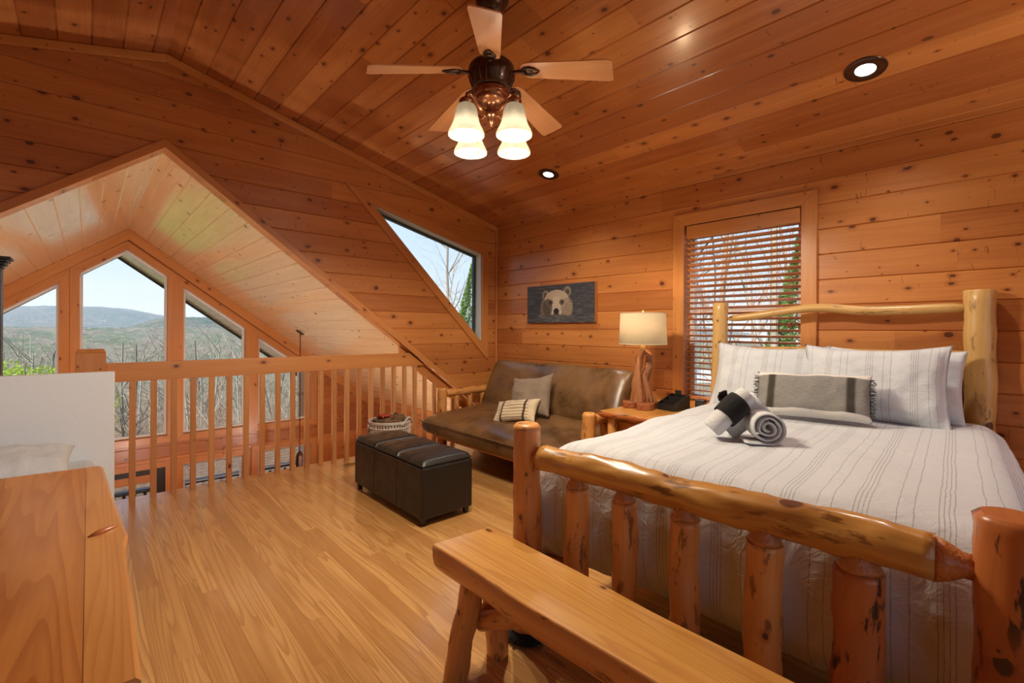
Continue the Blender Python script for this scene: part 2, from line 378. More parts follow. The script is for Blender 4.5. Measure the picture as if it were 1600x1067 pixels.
def poly_mesh(outer, holes, to3, normal, a_fn, v_fn, pitch, phase, depth=.007, halfg=.006, skip_groove=False, thick=.13):
    """flat polygon (2D rings) -> bmesh with V grooves every `pitch` of a_fn(co); to3 maps 2D->3D"""
    rings = [outer]+holes; flat2 = [p for r in rings for p in r]
    tris = tessellate_polygon([[Vector((p[0], p[1], 0)) for p in r] for r in rings])
    b = bmn(); vs = [b.verts.new(to3(*p)) for p in flat2]
    for t in tris:
        try: b.faces.new([vs[i] for i in t])
        except ValueError: pass
    b.normal_update()
    for f in b.faces:
        if f.normal.dot(normal) < 0: f.normal_flip()
    ad = a_fn['dir']; avals = [v.co.dot(ad) for v in b.verts]
    if not skip_groove:
        k0 = math.ceil((min(avals)-phase)/pitch); k1 = math.floor((max(avals)-phase)/pitch)
        for k in range(k0, k1+1):
            for dlt in (-halfg, 0, halfg):
                c = phase+k*pitch+dlt
                bmesh.ops.bisect_plane(b, geom=b.verts[:]+b.edges[:]+b.faces[:], plane_co=ad*c, plane_no=ad, dist=1e-6)
        for v in b.verts:
            q = (v.co.dot(ad)-phase)/pitch
            if abs(q-round(q))*pitch < 2e-5 and len(v.link_faces) > 0: v.co -= normal*depth
    if thick:
        bk = [b.verts.new(to3(*p)-normal*thick) for p in flat2]
        for t in tris:
            f = b.faces.new([bk[i] for i in t]); f.normal_update()
            if f.normal.dot(normal) > 0: f.normal_flip()
        i0 = 0
        for r in rings:
            m = len(r); fr = [b.verts.new(to3(*p)) for p in r]; bb = [b.verts.new(to3(*p)-normal*thick) for p in r]
            for i in range(m):
                j = (i+1) % m; b.faces.new([fr[i], fr[j], bb[j], bb[i]])
    L = b.loops.layers.uv.active; vd = v_fn
    for f in b.faces:
        c = f.calc_center_median().dot(ad)
        for lp in f.loops:
            lp[L].uv = (lp.vert.co.dot(ad), lp.vert.co.dot(vd))
    return b
def offset_poly(P, d):
    """offset a convex polygon outwards by d (d>0)"""
    n = len(P); A = sum(P[i][0]*P[(i+1) % n][1]-P[(i+1) % n][0]*P[i][1] for i in range(n)); s = 1 if A > 0 else -1
    L = []
    for i in range(n):
        p, q = P[i], P[(i+1) % n]; dx, dy = q[0]-p[0], q[1]-p[1]; l = math.hypot(dx, dy); nx, ny = dy/l*s, -dx/l*s
        dd = d[i] if hasattr(d, '__len__') else d
        L.append(((p[0]+nx*dd, p[1]+ny*dd), (dx/l, dy/l)))
    out = []
    for i in range(n):
        (p, u), (q, w) = L[i-1], L[i]
        den = u[0]*w[1]-u[1]*w[0]; t = ((q[0]-p[0])*w[1]-(q[1]-p[1])*w[0])/den
        out.append((p[0]+u[0]*t, p[1]+u[1]*t))
    return out
def ring_prism(b, inner, outer, y0, y1, to3):
    """picture-frame ring with mitred pieces between 2D rings, depth y0..y1"""
    n = len(inner)
    for i in range(n):
        j = (i+1) % n; q2 = [outer[i], outer[j], inner[j], inner[i]]
        dx, dy = outer[j][0]-outer[i][0], outer[j][1]-outer[i][1]; l = math.hypot(dx, dy); dx, dy = dx/l, dy/l
        A = [b.verts.new(to3(p[0], p[1], y0)) for p in q2]; B = [b.verts.new(to3(p[0], p[1], y1)) for p in q2]
        uv = [(-p[0]*dy+p[1]*dx+i*3.3, p[0]*dx+p[1]*dy+i*1.7) for p in q2]
        face(b, A, uv); face(b, B[::-1], uv[::-1])
        for k in range(4):
            k2 = (k+1) % 4
            face(b, [A[k], B[k], B[k2], A[k2]], [uv[k], (uv[k][0]+abs(y1-y0), uv[k][1]), (uv[k2][0]+abs(y1-y0), uv[k2][1]), uv[k2]])
    bmesh.ops.recalc_face_normals(b, faces=b.faces[:])
def prism(b, poly, y0, y1, to3, g=(1, 0)):
    A = [b.verts.new(to3(p[0], p[1], y0)) for p in poly]; B = [b.verts.new(to3(p[0], p[1], y1)) for p in poly]; n = len(poly)
    uv = [(-p[0]*g[1]+p[1]*g[0], p[0]*g[0]+p[1]*g[1]) for p in poly]
    fs = [face(b, A, uv), face(b, B[::-1], uv[::-1])]
    for k in range(n):
        k2 = (k+1) % n
        fs.append(face(b, [A[k], B[k], B[k2], A[k2]], [uv[k], (uv[k][0]+abs(y1-y0), uv[k][1]), (uv[k2][0]+abs(y1-y0), uv[k2][1]), uv[k2]]))
    bmesh.ops.recalc_face_normals(b, faces=[f for f in fs if f])

# ================================================================== SETTING
YA, XB, XL, YB, YF = 4.29, 3.65, -2.8, -2.3, 8.3
XZ = lambda y: (lambda x, z: Vector((x, y, z)))
XZY = lambda x, z, y: Vector((x, y, z))
VX, VY, VZ = Vector((1, 0, 0)), Vector((0, 1, 0)), Vector((0, 0, 1))

# wall A (far wall of the loft) with the gable opening and the triangular window
triw = [(2.05, 2.46), (3.42, 1.09), (3.42, 2.125)]
outer = [(XB, .13), (XB, 2.475), (.43, 3.27), (XL, 2.475), (XL, .13), (.425, 2.575)]
b = poly_mesh(outer, [triw], XZ(YA), -VY, {'dir': VZ}, VX, PIT, 1.252)
struct('wall_far', b, 'pine_wall')
# right wall with the window
wx0, wx1, wz0, wz1 = 1.04, 1.892, .675, 2.108
b = poly_mesh([(YB, 0), (YA, 0), (YA, 2.475), (YB, 2.475)], [[(wx0, wz0), (wx1, wz0), (wx1, wz1), (wx0, wz1)]],
              lambda y, z: Vector((XB, y, z)), -VX, {'dir': VZ}, VY, PIT, 1.252)
struct('wall_right', b, 'pine_wall')
# left wall, solid; back wall with an added window band for fill daylight
b = poly_mesh([(YB, 0), (YA, 0), (YA, 2.475), (YB, 2.475)], [], lambda y, z: Vector((XL, y, z)), VX, {'dir': VZ}, VY, PIT, 1.252)
struct('wall_left', b, 'pine_wall')
BW = [[(-2.5, .5), (-.2, .5), (-.2, 2.3), (-2.5, 2.3)], [(.2, .5), (3.2, .5), (3.2, 2.3), (.2, 2.3)]]
b = poly_mesh([(XL, 0), (XB, 0), (XB, 2.475), (.43, 3.27), (XL, 2.475)], BW, XZ(YB), VY, {'dir': VZ}, VX, PIT, 1.252)
struct('wall_back', b, 'pine_wall')
# loft ceiling, two slopes
def slope_plane(name, xa, za, xb, zb, y0, y1, mat, ph=0.0, solid=.12):
    d = Vector((xb-xa, 0, zb-za)); L = d.length; d.normalize(); nrm = Vector((d.z, 0, -d.x)) if d.x > 0 else Vector((-d.z, 0, d.x))
    base = Vector((xa, 0, za)); s0 = base.dot(d)
    b = poly_mesh([(0, y0), (L, y0), (L, y1), (0, y1)], [], lambda s, y: base+d*s+VY*y, nrm, {'dir': d}, VY, PIT, s0+ph, thick=solid)
    Lr = b.loops.layers.uv.active
    for f in b.faces:
        for lp in f.loops: lp[Lr].uv = (lp[Lr].uv[0]-s0-ph, lp[Lr].uv[1])
    return struct(name, b, mat)
slope_plane('ceiling', .43, 3.27, XB, 2.475, YB, YA+.13, 'pine_ceil', .085)
slope_plane('ceiling.001', .43, 3.27, XL, 2.475, YB, YA+.13, 'pine_ceil', .085)
# great room ceiling: runs on beyond the glass as the eave soffit
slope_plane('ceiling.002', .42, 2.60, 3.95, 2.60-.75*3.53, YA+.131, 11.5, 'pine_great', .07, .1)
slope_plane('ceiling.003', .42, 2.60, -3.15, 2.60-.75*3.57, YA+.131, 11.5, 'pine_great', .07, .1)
for i, s in enumerate((1, -1)):
    b = bmn(); x1 = .42+s*3.55
    prism(b, [(.42, 2.60), (x1, 2.60-.75*3.55), (x1, 2.60-.75*3.55-.05), (.42, 2.55)], 11.5, 11.54, XZY)
    struct('trim_1%d' % (i+1), b, 'gasket', label='dark fascia at the outer end of the eave')
# floor of the loft
b = bmn()
face(b, [b.verts.new(p) for p in ((XL, YB, 0), (XB, YB, 0), (XB, YA-.01, 0), (XL, YA-.01, 0))], [(XL, YB), (XB, YB), (XB, YA), (XL, YA)])
struct('floor', b, 'oak', solid=.28)
b = bmn(); box(b, XL, XB, YA-.01, YA+.12, -.30, 0.0, 0); struct('trim_21', b, 'oak', label='wooden edge board of the loft floor')
# lower floor, side and far walls of the great room
b = bmn(); box(b, -3.15, 3.95, YA-2, YF, -2.85, -2.75, 1); struct('floor.001', b, 'oak')
b = poly_mesh([(YA+.13, -2.75), (YF, -2.75), (YF, -.02), (YA+.13, -.02)], [], lambda y, z: Vector((3.9, y, z)), -VX, {'dir': VZ}, VY, PIT, 1.252)
struct('wall_right.001', b, 'pine_wall')
b = poly_mesh([(YA+.13, -2.75), (YF, -2.75), (YF, -.02), (YA+.13, -.02)], [], lambda y, z: Vector((-3.1, y, z)), VX, {'dir': VZ}, VY, PIT, 1.252)
struct('wall_left.001', b, 'pine_wall')
b = bmn(); box(b, -3.1, 3.9, YA+.12, YA+.2, -2.75, -.30, 0); struct('wall_back.001', b, 'pine_trim')

SL = .745
def zt(x): return 2.318-SL*abs(x-.41)
wins = {1: [(-.262, -.30), (-1.06, -.30), (-1.06, zt(-1.06)), (-.262, zt(-.262))],
        2: [(.858, -.30), (-.068, -.30), (-.068, zt(-.068)), (.41, 2.318), (.858, zt(.858))],
        3: [(1.856, -.305), (1.048, -.305), (1.048, zt(1.048)), (1.856, zt(1.856))],
        4: [(2.87, -.305), (2.042, -.305), (2.042, zt(2.042)), (2.87, zt(2.87))],
        5: [(1.83, -2.3), (1.052, -2.3), (1.052, -.75), (1.83, -.75)],
        6: [(2.87, -2.3), (2.042, -2.3), (2.042, -.735), (2.87, -.735)]}
door = [(.84, -2.74), (-1.0, -2.74), (-1.0, -.745), (.84, -.745)]
b = poly_mesh([(-3.1, -2.75), (3.9, -2.75), (3.9, -.01), (.42, 2.60), (-3.1, -.04)], [w[::-1] for w in wins.values()]+[door[::-1]], XZ(YF), -VY, {'dir': VZ}, VX, PIT, 1.252)
struct('wall_far.001', b, 'pine_wall')
# sloping trim boards under the ceiling of the far wall
b = bmn()
for s in (1, -1):
    xe = .42+s*3.5; o2 = [(.42, 2.598), (xe, 2.598-.75*3.5), (xe, 2.598-.75*3.5-.15), (.42, 2.448)]
    prism(b, o2, YF-.06, YF+.0, XZY, (s*.8, -.6))
struct('trim_1', b, 'pine_trim')
def window(num, poly, y=None, to3=XZY, cw=.095, depth=.13, sash='vinyl', label=None, door_=False, mat='pine_trim', frame_t=.03, sill=None):
    w = sempty(('door_%d' if door_ else 'window_%d') % num)
    b = bmn(); ring_prism(b, poly, offset_poly(poly, cw), y-.022, y+.002, to3); obj('window_frame' if not door_ else 'door_frame', b, mat, w, bevel=.003)
    b = bmn(); inn = offset_poly(poly, -frame_t); ring_prism(b, inn, offset_poly(poly, -.002), y+.05, y+.11, to3); obj('sash', b, sash, w)
    b = bmn(); face(b, [b.verts.new(to3(p[0], p[1], y+.085)) for p in inn], inn); obj('pane', b, 'glass', w)
    return w
for k in (1, 2, 3, 4): window(k, wins[k], YF, cw=[.096]*len(wins[k]))
w5 = window(5, wins[5], YF); w6 = window(6, wins[6], YF)
# slim white blinds in the lower windows
for w_, pl in ((w5, wins[5]), (w6, wins[6])):
    xs = [p[0] for p in pl]; zs = [p[1] for p in pl]
    n = 26
    for i in range(n):
        z = max(zs)-.03-i*.052; b = bmn(); Mx = Matrix.Translation((0, YF+.03, z)) @ Matrix.Rotation(math.radians(4), 4, 'X')
        box(b, min(xs)+.01, max(xs)-.01, -.02, .02, -.0015, .0015, 0, Mx); obj('slat', b, 'vinyl', w_)
# black framed sliding door
dr = sempty('door_1')
b = bmn(); ring_prism(b, door, offset_poly(door, .08), YF-.022, YF+.002, XZY); obj('door_frame', b, 'pine_trim', dr)
b = bmn(); box(b, -.98, .74, YF+.02, YF+.05, -.83, -.747, 0); obj('door_track', b, 'black_paint', dr)
b = bmn(); box(b, -.98, .74, YF+.03, YF+.07, -.94, -.83, 0); obj('door_header', b, 'pine_trim', dr)
b = bmn(); box(b, .74, .838, YF+.0, YF+.07, -2.73, -.747, 2); obj('door_stile', b, 'black_paint', dr)
b = bmn()
for x in (-.5, -.05, .18, .45): box(b, x-.008, x+.008, YF+.05, YF+.065, -2.7, -.94, 2)
for z in (-1.06, -1.5, -1.95): box(b, -.98, .74, YF+.05, YF+.065, z-.008, z+.008, 0)
obj('muntins', b, 'gasket', dr)
b = bmn(); face(b, [b.verts.new(p) for p in ((-.98, YF+.075, -2.7), (.74, YF+.075, -2.7), (.74, YF+.075, -.94), (-.98, YF+.075, -.94))], [(0, 0), (1, 0), (1, 1), (0, 1)]); obj('pane', b, 'glass', dr)
# triangular window in wall A: deep vinyl returns, dark gasket, glass
w7 = sempty('window_7')
b = bmn(); ring_prism(b, triw, offset_poly(triw, .085), YA-.022, YA+.002, XZY); obj('window_frame', b, 'pine_trim', w7, bevel=.003)
b = bmn(); ring_prism(b, offset_poly(triw, -.012), offset_poly(triw, -.001), YA+.004, YA+.13, XZY); obj('sash', b, 'vinyl_grey', w7)
b = bmn(); ring_prism(b, offset_poly(triw, -.034), offset_poly(triw, -.012), YA+.10, YA+.14, XZY); obj('gasket', b, 'gasket', w7)
inn = offset_poly(triw, -.03); b = bmn(); face(b, [b.verts.new((p[0], YA+.12, p[1])) for p in inn], inn); obj('pane', b, 'glass', w7)
# right wall window
RW = [(wx1, wz0), (wx0, wz0), (wx0, wz1), (wx1, wz1)]
YZX = lambda yy, z, x: Vector((x, yy, z))
w8 = sempty('window_8')
b = bmn(); ring_prism(b, RW, offset_poly(RW, .095), XB-.022, XB+.002, YZX); obj('window_frame', b, 'pine_trim', w8, bevel=.003)
b = bmn(); box(b, XB-.06, XB+.06, wx0-.03, wx1+.03, wz0-.025, wz0+.002, 1); obj('window_sill', b, 'pine_trim', w8, bevel=.004)
b = bmn(); ring_prism(b, offset_poly(RW, -.045), offset_poly(RW, -.002), XB+.085, XB+.125, YZX)
box(b, XB+.085, XB+.125, wx0+.04, wx1-.04, 1.375, 1.425, 1); obj('sash', b, 'vinyl', w8)
inn = offset_poly(RW, -.04); b = bmn(); face(b, [b.verts.new((XB+.105, p[0], p[1])) for p in inn], inn); obj('pane', b, 'glass', w8)
# unseen windows added behind the camera to let in soft fill
for i, P in enumerate(BW):
    wb = sempty('window_%d' % (9+i))
    b = bmn(); ring_prism(b, P, offset_poly(P, .095), YB-.002, YB+.022, XZY); obj('window_frame', b, 'pine_trim', wb)
    b = bmn(); ring_prism(b, offset_poly(P, -.04), P, YB-.10, YB-.05, XZY); obj('sash', b, 'vinyl', wb)
    b = bmn(); face(b, [b.verts.new((p[0], YB-.07, p[1])) for p in P], P); obj('pane', b, 'glass', wb)

# trims of wall A
b = bmn()
for s, xe in ((1, XB), (-1, XL)):
    ze = 3.27-.2469*abs(xe-.43); prism(b, [(.43, 3.268), (xe, ze-.002), (xe, ze-.062), (.43, 3.208)], YA-.02, YA-.001, XZY, (s*.97, -.24))
struct('trim_2', b, 'pine_trim', bevel=.003)
b = bmn()
for s, xe in ((1, XB-.03), (-1, XL)):
    o_in = lambda x: 2.575-.76*abs(x-.425); o_out = lambda x: 2.645-.76*abs(x-.425)
    prism(b, [(.425, o_in(.425)), (xe, o_in(xe)), (xe, o_out(xe)), (.425, o_out(.425))], YA-.022, YA+.0, XZY, (s*.8, -.6))
struct('trim_3', b, 'pine_trim', bevel=.003)
b = bmn(); box(b, XB-.022, XB-.001, YA-.024, YA-.001, 0, 2.46, 2); struct('trim_4', b, 'pine_trim', bevel=.006)
b = bmn(); box(b, XB-.016, XB-.001, YB, YA-.03, 0, .09, 1); struct('baseboard_right', b, 'pine_trim', bevel=.004)

# ================================================================== RAILING
YR = 4.33
rl = thing('loft_railing', 'pine railing with square balusters along the open edge of the loft', 'railing', (0, YR, 0))
b = bmn(); prism(b, [(.10, .862), (2.66, .862), (2.485, .998), (.10, .998)], -.022, .022, XZY); obj('top_rail', b, 'pine_trim', rl, bevel=.004)
b = bmn(); prism(b, [(2.40, 1.075), (2.40, .955), (3.62, .012), (3.62, .135)], .03, .068, XZY, (.78, -.62)); obj('sloping_rail', b, 'pine_trim', rl, bevel=.003)
b = bmn(); box(b, -.055, .10, -.06, .06, -.005, 1.075, 2)
t = [b.verts.new(p) for p in ((-.045, -.05, 1.10), (.09, -.05, 1.10), (.09, .05, 1.10), (-.045, .05, 1.10))]
base = [b.verts.new(p) for p in ((-.055, -.06, 1.0751), (.10, -.06, 1.0751), (.10, .06, 1.0751), (-.055, .06, 1.0751))]
face(b, t, [(v.co.x, v.co.y) for v in t])
for k in range(4): face(b, [base[k], base[(k+1) % 4], t[(k+1) % 4], t[k]], [(v.co.x, v.co.z) for v in (base[k], base[(k+1) % 4], t[(k+1) % 4], t[k])])
obj('newel_post', b, 'pine_trim', rl, bevel=.004)
for i in range(24):
    x = .246+i*.1216; zt_ = .865 if x < 2.6 else .955-.773*(x-2.40)+.02
    b = bmn(); box(b, x-.0185, x+.0185, -.0185, .0185, -.004, zt_, 2, off=(i*.7, i*1.9)); obj('baluster', b, 'baluster', rl, bevel=.002)

# floor register
fr_ = thing('floor_vent', 'small brass vent plate set in the floor near the balusters', 'vent', (1.80, 4.16, 0.0))
b = bmn(); box(b, -.07, .07, -.035, .035, 0, .006, 0); obj('plate', b, 'brass', fr_)
b = bmn()
for i in range(6): box(b, -.055+i*.02, -.047+i*.02, -.025, .025, .006, .008, 0)
obj('louvers', b, 'ironlog', fr_)

# ================================================================== LOGS
def log_pts(p0, p1, n=9, bend=0.0, seed=0, wig=.004):
    p0, p1 = Vector(p0), Vector(p1); out = []
    for i in range(n):
        t = i/(n-1); q = p0.lerp(p1, t)
        q += Vector((noise.noise(Vector((seed+t*2.3, 1.1, 0))), noise.noise(Vector((seed+t*2.3, 7.7, 0))), 0 if abs((p1-p0).normalized().z) > .7 else noise.noise(Vector((seed+t*2.3, 3.7, 0)))))*wig*2*math.sin(PI*t)
        out.append(q)
    return out
def bark_disp(o, amt=.004, sc=1.0):
    pass
def log(name, p0, p1, r, mat, parent, seed=0, r1=None, seg=26, n=26, neck=None, chamfer=.012, wig=.007, jit=.10):
    """a peeled log with chamfered or whittled ends"""
    p0, p1 = Vector(p0), Vector(p1); L = (p1-p0).length; d = (p1-p0).normalized(); r1 = r1 or r
    pts = log_pts(p0, p1, n, seed=seed, wig=wig); rad = [r+(r1-r)*i/(n-1) for i in range(n)]
    rad = [q*(1+.05*noise.noise(Vector((i*.8, seed*2.7, .3)))) for i, q in enumerate(rad)]
    if chamfer:
        pts = [pts[0], pts[0]+d*chamfer]+pts[1:-1]+[pts[-1]-d*chamfer, pts[-1]]
        rad = [rad[0]-chamfer*.9, rad[0]]+rad[1:-1]+[rad[-1], rad[-1]-chamfer*.9]
    b = bmn(); tube(b, pts, rad, seg, jit=jit, seed=seed, uo=seed*1.3)
    return obj(name, b, mat, parent)
def cone_end(name, p, d, r0, r1, L, parent, tail=.03):
    d = Vector(d).normalized(); p = Vector(p)
    b = bmn(); tube(b, [p, p+d*L*.5, p+d*L, p+d*(L+tail)], [r0*.985, (r0+r1)*.53, r1, r1], 18, jit=.05, seed=r0*99)
    return obj(name, b, 'chop', parent)

# ================================================================== LOG BED
ang = math.radians(4.2)
bed = thing('log_bed', 'peeled log bed frame with spindled footboard and arched headboard against the right wall', 'bed', (1.326, 1.362, 0), ang)
WB = 1.345     # post centre to post centre
log('post', (0, 0, .035), (0, 0, .868), .058, 'log', bed, 1, .056, chamfer=.014)
log('post', (0, -WB, .035), (0, -WB-.005, .868), .062, 'log_dark', bed, 2, .060, chamfer=.014)
log('post', (2.15, 0, 0), (2.15, 0, 1.452), .055, 'log_pale', bed, 3, .052, chamfer=.006)
log('post', (2.15, -WB-.012, 0), (2.15, -WB-.012, 1.475), .066, 'log_pale', bed, 4, .063, chamfer=.006)
for y in (0, -WB):
    b = bmn(); rnd = random.Random(3)
    lathe(b, [(.06, 0), (.075, .006), (.082, .02), (.076, .036), (.060, .04)], 20)
    for k in range(130):
        a = rnd.uniform(0, 2*PI); z = rnd.uniform(.004, .036); rr = .076
        p = Vector((rr*math.cos(a), rr*math.sin(a), z)); q = p+Vector((math.cos(a)*.016, math.sin(a)*.016, rnd.uniform(-.004, .008)))
        q.z = max(q.z, .001); tube(b, [p, q], [.0022, .0008], 3, cap=False)
    obj('foot_pad', b, 'black_cloth', bed, loc=(0, y, 0))['label'] = 'fuzzy black pad under the foot post'
# foot rail, whittled ends
z0 = .742
log('foot_rail', (0, -.085, z0+.002), (0, -WB+.115, z0-.003), .048, 'log_rail', bed, 5, .053, seg=32, n=50, chamfer=0, wig=.009, jit=.16)
cone_end('rail_tenon', (0, -.088, z0+.002), (0, 1, 0), .047, .030, .035, bed, .02)
cone_end('rail_tenon', (0, -WB+.118, z0-.003), (0, -1, 0), .053, .028, .05, bed, .03)
for i, (w, r_, mt) in enumerate(((.249, .044, 'log'), (.443, .041, 'log'), (.653, .046, 'log'), (.879, .048, 'log'), (1.089, .054, 'log_dark'))):
    log('spindle', (0, -w, .27), (0, -w-.002, z0-.075), r_, mt, bed, 11+i, r_*.97, chamfer=.0)
    cone_end('spindle_tenon', (0, -w-.002, z0-.076), (0, 0, 1), r_*.97, r_*.66, .026, bed, .02)
    cone_end('spindle_tenon', (0, -w, .271), (0, 0, -1), r_*.97, r_*.62, .035, bed, .02)
log('lower_rail', (.0, -.03, .20), (0, -WB+.03, .20), .05, 'log', bed, 21, .05, n=16)
log('side_rail', (.05, -.02, .24), (2.12, -.02, .24), .05, 'log', bed, 22, .05, n=16)
log('side_rail', (.05, -WB+.02, .24), (2.12, -WB+.02, .24), .05, 'log', bed, 23, .05, n=16)
# headboard rails
pts = []
ctrl = [(.05, 1.335), (.12, 1.338), (.25, 1.352), (.38, 1.375), (.50, 1.392), (.60, 1.400), (.70, 1.395), (.79, 1.378), (.90, 1.371), (1.05, 1.372), (1.20, 1.378), (1.27, 1.380), (1.31, 1.380)]
rad = [.018, .026, .027, .027, .027, .028, .029, .031, .030, .029, .029, .028, .018]
b = bmn(); tube(b, [(2.15, -w, z) for w, z in ctrl], rad, 20, jit=.06, seed=8); obj('head_rail', b, 'log_pale', bed, sub=1)
log('head_rail', (2.15, -.03, 1.10), (2.15, -WB+.03, 1.11), .034, 'log_pale', bed, 9, .033, n=16)
log('head_rail', (2.15, -.03, .45), (2.15, -WB+.03, .45), .034, 'log_pale', bed, 10, .033, n=16)
for i in range(5):
    w = .22+i*.225; log('spindle', (2.15, -w, .48), (2.15, -w, 1.075), .03, 'log_pale', bed, 31+i, .029)
# mattress base under the duvet
b = bmn(); box(b, .19, 2.05, -WB+.07, -.07, .26, .62, 0); tag(obj('mattress', b, 'white_cloth', None, bevel=.05, loc=bed.location, rot=(0, 0, ang)), 'white mattress under the striped duvet in the log bed', 'mattress')

# duvet: a sheet folded over the mattress, sagging at the hem
DR = .13; ZT = .765
def fold(a, lo, hi):
    """arc length a -> (position, drop) with rounded shoulders at lo and hi"""
    if a < lo:
        s = lo-a; q = DR*PI/2
        if s < q: t = s/DR; return lo-DR*math.sin(t), DR*(1-math.cos(t))
        return lo-DR, DR+(s-q)
    if a > hi:
        s = a-hi; q = DR*PI/2
        if s < q: t = s/DR; return hi+DR*math.sin(t), DR*(1-math.cos(t))
        return hi+DR, DR+(s-q)
    return a, 0.0
Wl, Wh = .105, 1.325     # across, where the shoulders start
def duvet_pt(u, v):
    hemx = .56
    l = 2.05-(v*(2.05-.235+hemx)); lo = .235
    w = -.50+u*(1.40+.94)
    px, dx = fold(l, lo, 9); pw, dw = fold(w, Wl, Wh)
    corner = min(1, dx/.14)*min(1, dw/.14)
    if dx > 0 and dw > 0:
        z = ZT-math.sqrt(dx*dx+dw*dw) if max(dx, dw) < DR else ZT-max(dx, dw)-min(dx, dw)*.12
        pw += (-.0 if w < .5 else .0)
    else: z = ZT-dx-dw
    n = noise.noise(Vector((px*2.1, pw*2.3, .3)))*.016+noise.noise(Vector((px*6, pw*5, 2)))*.007+noise.noise(Vector((l*13, w*11, 5)))*.0028
    z += n
    drop = min(1, (dx+dw)/.25)
    if dx > .05:
        f = noise.noise(Vector((w*4.5, 3.3, dx*1.5)))*.022+noise.noise(Vector((w*13, 8, dx*5)))*.009+noise.noise(Vector((w*38, 8, dx*16)))*.0035
        bl = .022*math.sin(PI*min(1, dx/.52))
        px += -bl*min(1, dx/.2)+f*drop
        if dx > .40: px += (dx-.40)*.75
        px = max(px, .072)
    if dw > .05:
        f = noise.noise(Vector((l*4.5, 3.3, dw*1.5)))*.022+noise.noise(Vector((l*13, 8, dw*5)))*.008
        s_ = -1 if w < .5 else 1
        pw += s_*(.02*math.sin(PI*min(1, dw/.45)))+f*drop
        lim = px
        if s_ < 0 and l < .5: pw = max(pw, -.028+ max(0, (l-.2))*.0)
    z = max(z, .245+.03*noise.noise(Vector((l*5, w*5, 0))))
    return Vector((px, -pw, z))
b = bmn(); grid(b, 150, 150, duvet_pt, lambda u, v: (-.50+u*(1.40+.94), v*2.25))
dv = obj('duvet', b, 'duvet', None, loc=bed.location, rot=(0, 0, ang), sub=1, solid=.012, solid_off=1)
tag(dv, 'white duvet with thin grey woven lines spread over the log bed', 'duvet')

# pillows
def pillow_bm(w, h, t, seed=0, pinch=.07, flange=0.0, wr=.0095, nu=56, nv=30):
    b = bmn()
    def P(sgn):
        def fn(u, v):
            x, y = 2*u-1, 2*v-1
            X = x*w/2*(1-pinch*(1-abs(x)**.01*(1-0))*0-pinch*(1-y*y)*abs(x)**3); Y = y*h/2*(1-pinch*2.1*(1-x*x)*abs(y)**3)
            e = max(0, 1-abs(x)**3.2)*max(0, 1-abs(y)**3.2)
            fx = 1-flange*2/w; 
            if flange:
                xx = min(1, abs(x)/fx); yy = min(1, abs(y)/(1-flange*2/h)); e = max(0, 1-xx**3.2)*max(0, 1-yy**3.2)
            T = t/2*e**.55
            edge = 1-(abs(x)**6)*(1)-0
            rim = abs(x) > .9999 or abs(y) > .9999
            T += (noise.noise(Vector((X*9+seed, Y*9, sgn)))*wr*1.6+noise.noise(Vector((X*24+seed, Y*20, sgn)))*wr*.6)*min(1, e*4)
            off = noise.noise(Vector((X*7+seed, Y*7, 9)))*.006*(1-e)
            return Vector((X, Y, off if rim else sgn*max(T, .002)+off))
        return fn
    uvf = lambda u, v: ((2*u-1)*w/2, (2*v-1)*h/2)
    grid(b, nu, nv, P(1), uvf); grid(b, nu, nv, P(-1), uvf)
    bmesh.ops.remove_doubles(b, verts=b.verts, dist=.00005)
    bmesh.ops.recalc_face_normals(b, faces=b.faces[:])
    return b
def bedloc(l, w, z):
    c, s = math.cos(ang), math.sin(ang); return Vector((1.326+l*c+w*s, 1.362+l*s-w*c, z))
def place_pillow(name, bm_, mat, l, w, z, tilt, yaw=0, roll=0, label='', cat='pillow', group=None):
    """pillow standing on its long edge: local x across the bed, local y up, tilted back towards the headboard"""
    o = obj(name, bm_, mat)
    # local x -> -bed y (towards right), local y -> up, local z -> towards foot
    R = Matrix.Rotation(ang+yaw, 4, 'Z') @ Matrix(((0, 0, -1, 0), (-1, 0, 0, 0), (0, 1, 0, 0), (0, 0, 0, 1)))
    R = Matrix.Rotation(ang+yaw, 4, 'Z') @ Matrix.Rotation(math.radians(tilt), 4, 'Y') @ Matrix.Rotation(math.radians(roll), 4, 'X') @ Matrix(((0, 0, -1, 0), (-1, 0, 0, 0), (0, 1, 0, 0), (0, 0, 0, 1)))
    o.matrix_world = Matrix.Translation(bedloc(l, w, z)) @ R
    return tag(o, label, cat, group)
place_pillow('pillow', pillow_bm(.62, .42, .13, 5, nu=36), 'white_cloth', 1.955, 1.00, .955, 20, 0, 1, 'plain white pillow at the right, mostly hidden behind the striped sham')
place_pillow('pillow', pillow_bm(.62, .42, .13, 8, nu=36), 'white_cloth', 1.99, .36, .95, 18, 0, 0, 'plain white pillow hidden behind the left striped sham')
place_pillow('pillow_sham', pillow_bm(.66, .47, .15, 1, flange=.02), 'sham', 1.86, .385, .945, 22, 0, 1, 'left white sham with grey woven lines, before the window side headboard post', 'pillow')
place_pillow('pillow_sham', pillow_bm(.66, .465, .17, 2, flange=.02), 'sham', 1.80, .925, .955, 22, math.radians(-2), -1, 'right white sham with grey woven lines, nearest the thick headboard post', 'pillow')
lp = place_pillow('lumbar_pillow', pillow_bm(.54, .27, .13, 3, nu=40, nv=24, pinch=.05), 'lumbar', 1.545, .69, .895, 30, math.radians(3), -1.5, 'grey woven lumbar pillow with dark bands, white edges and fringed ends', 'pillow')
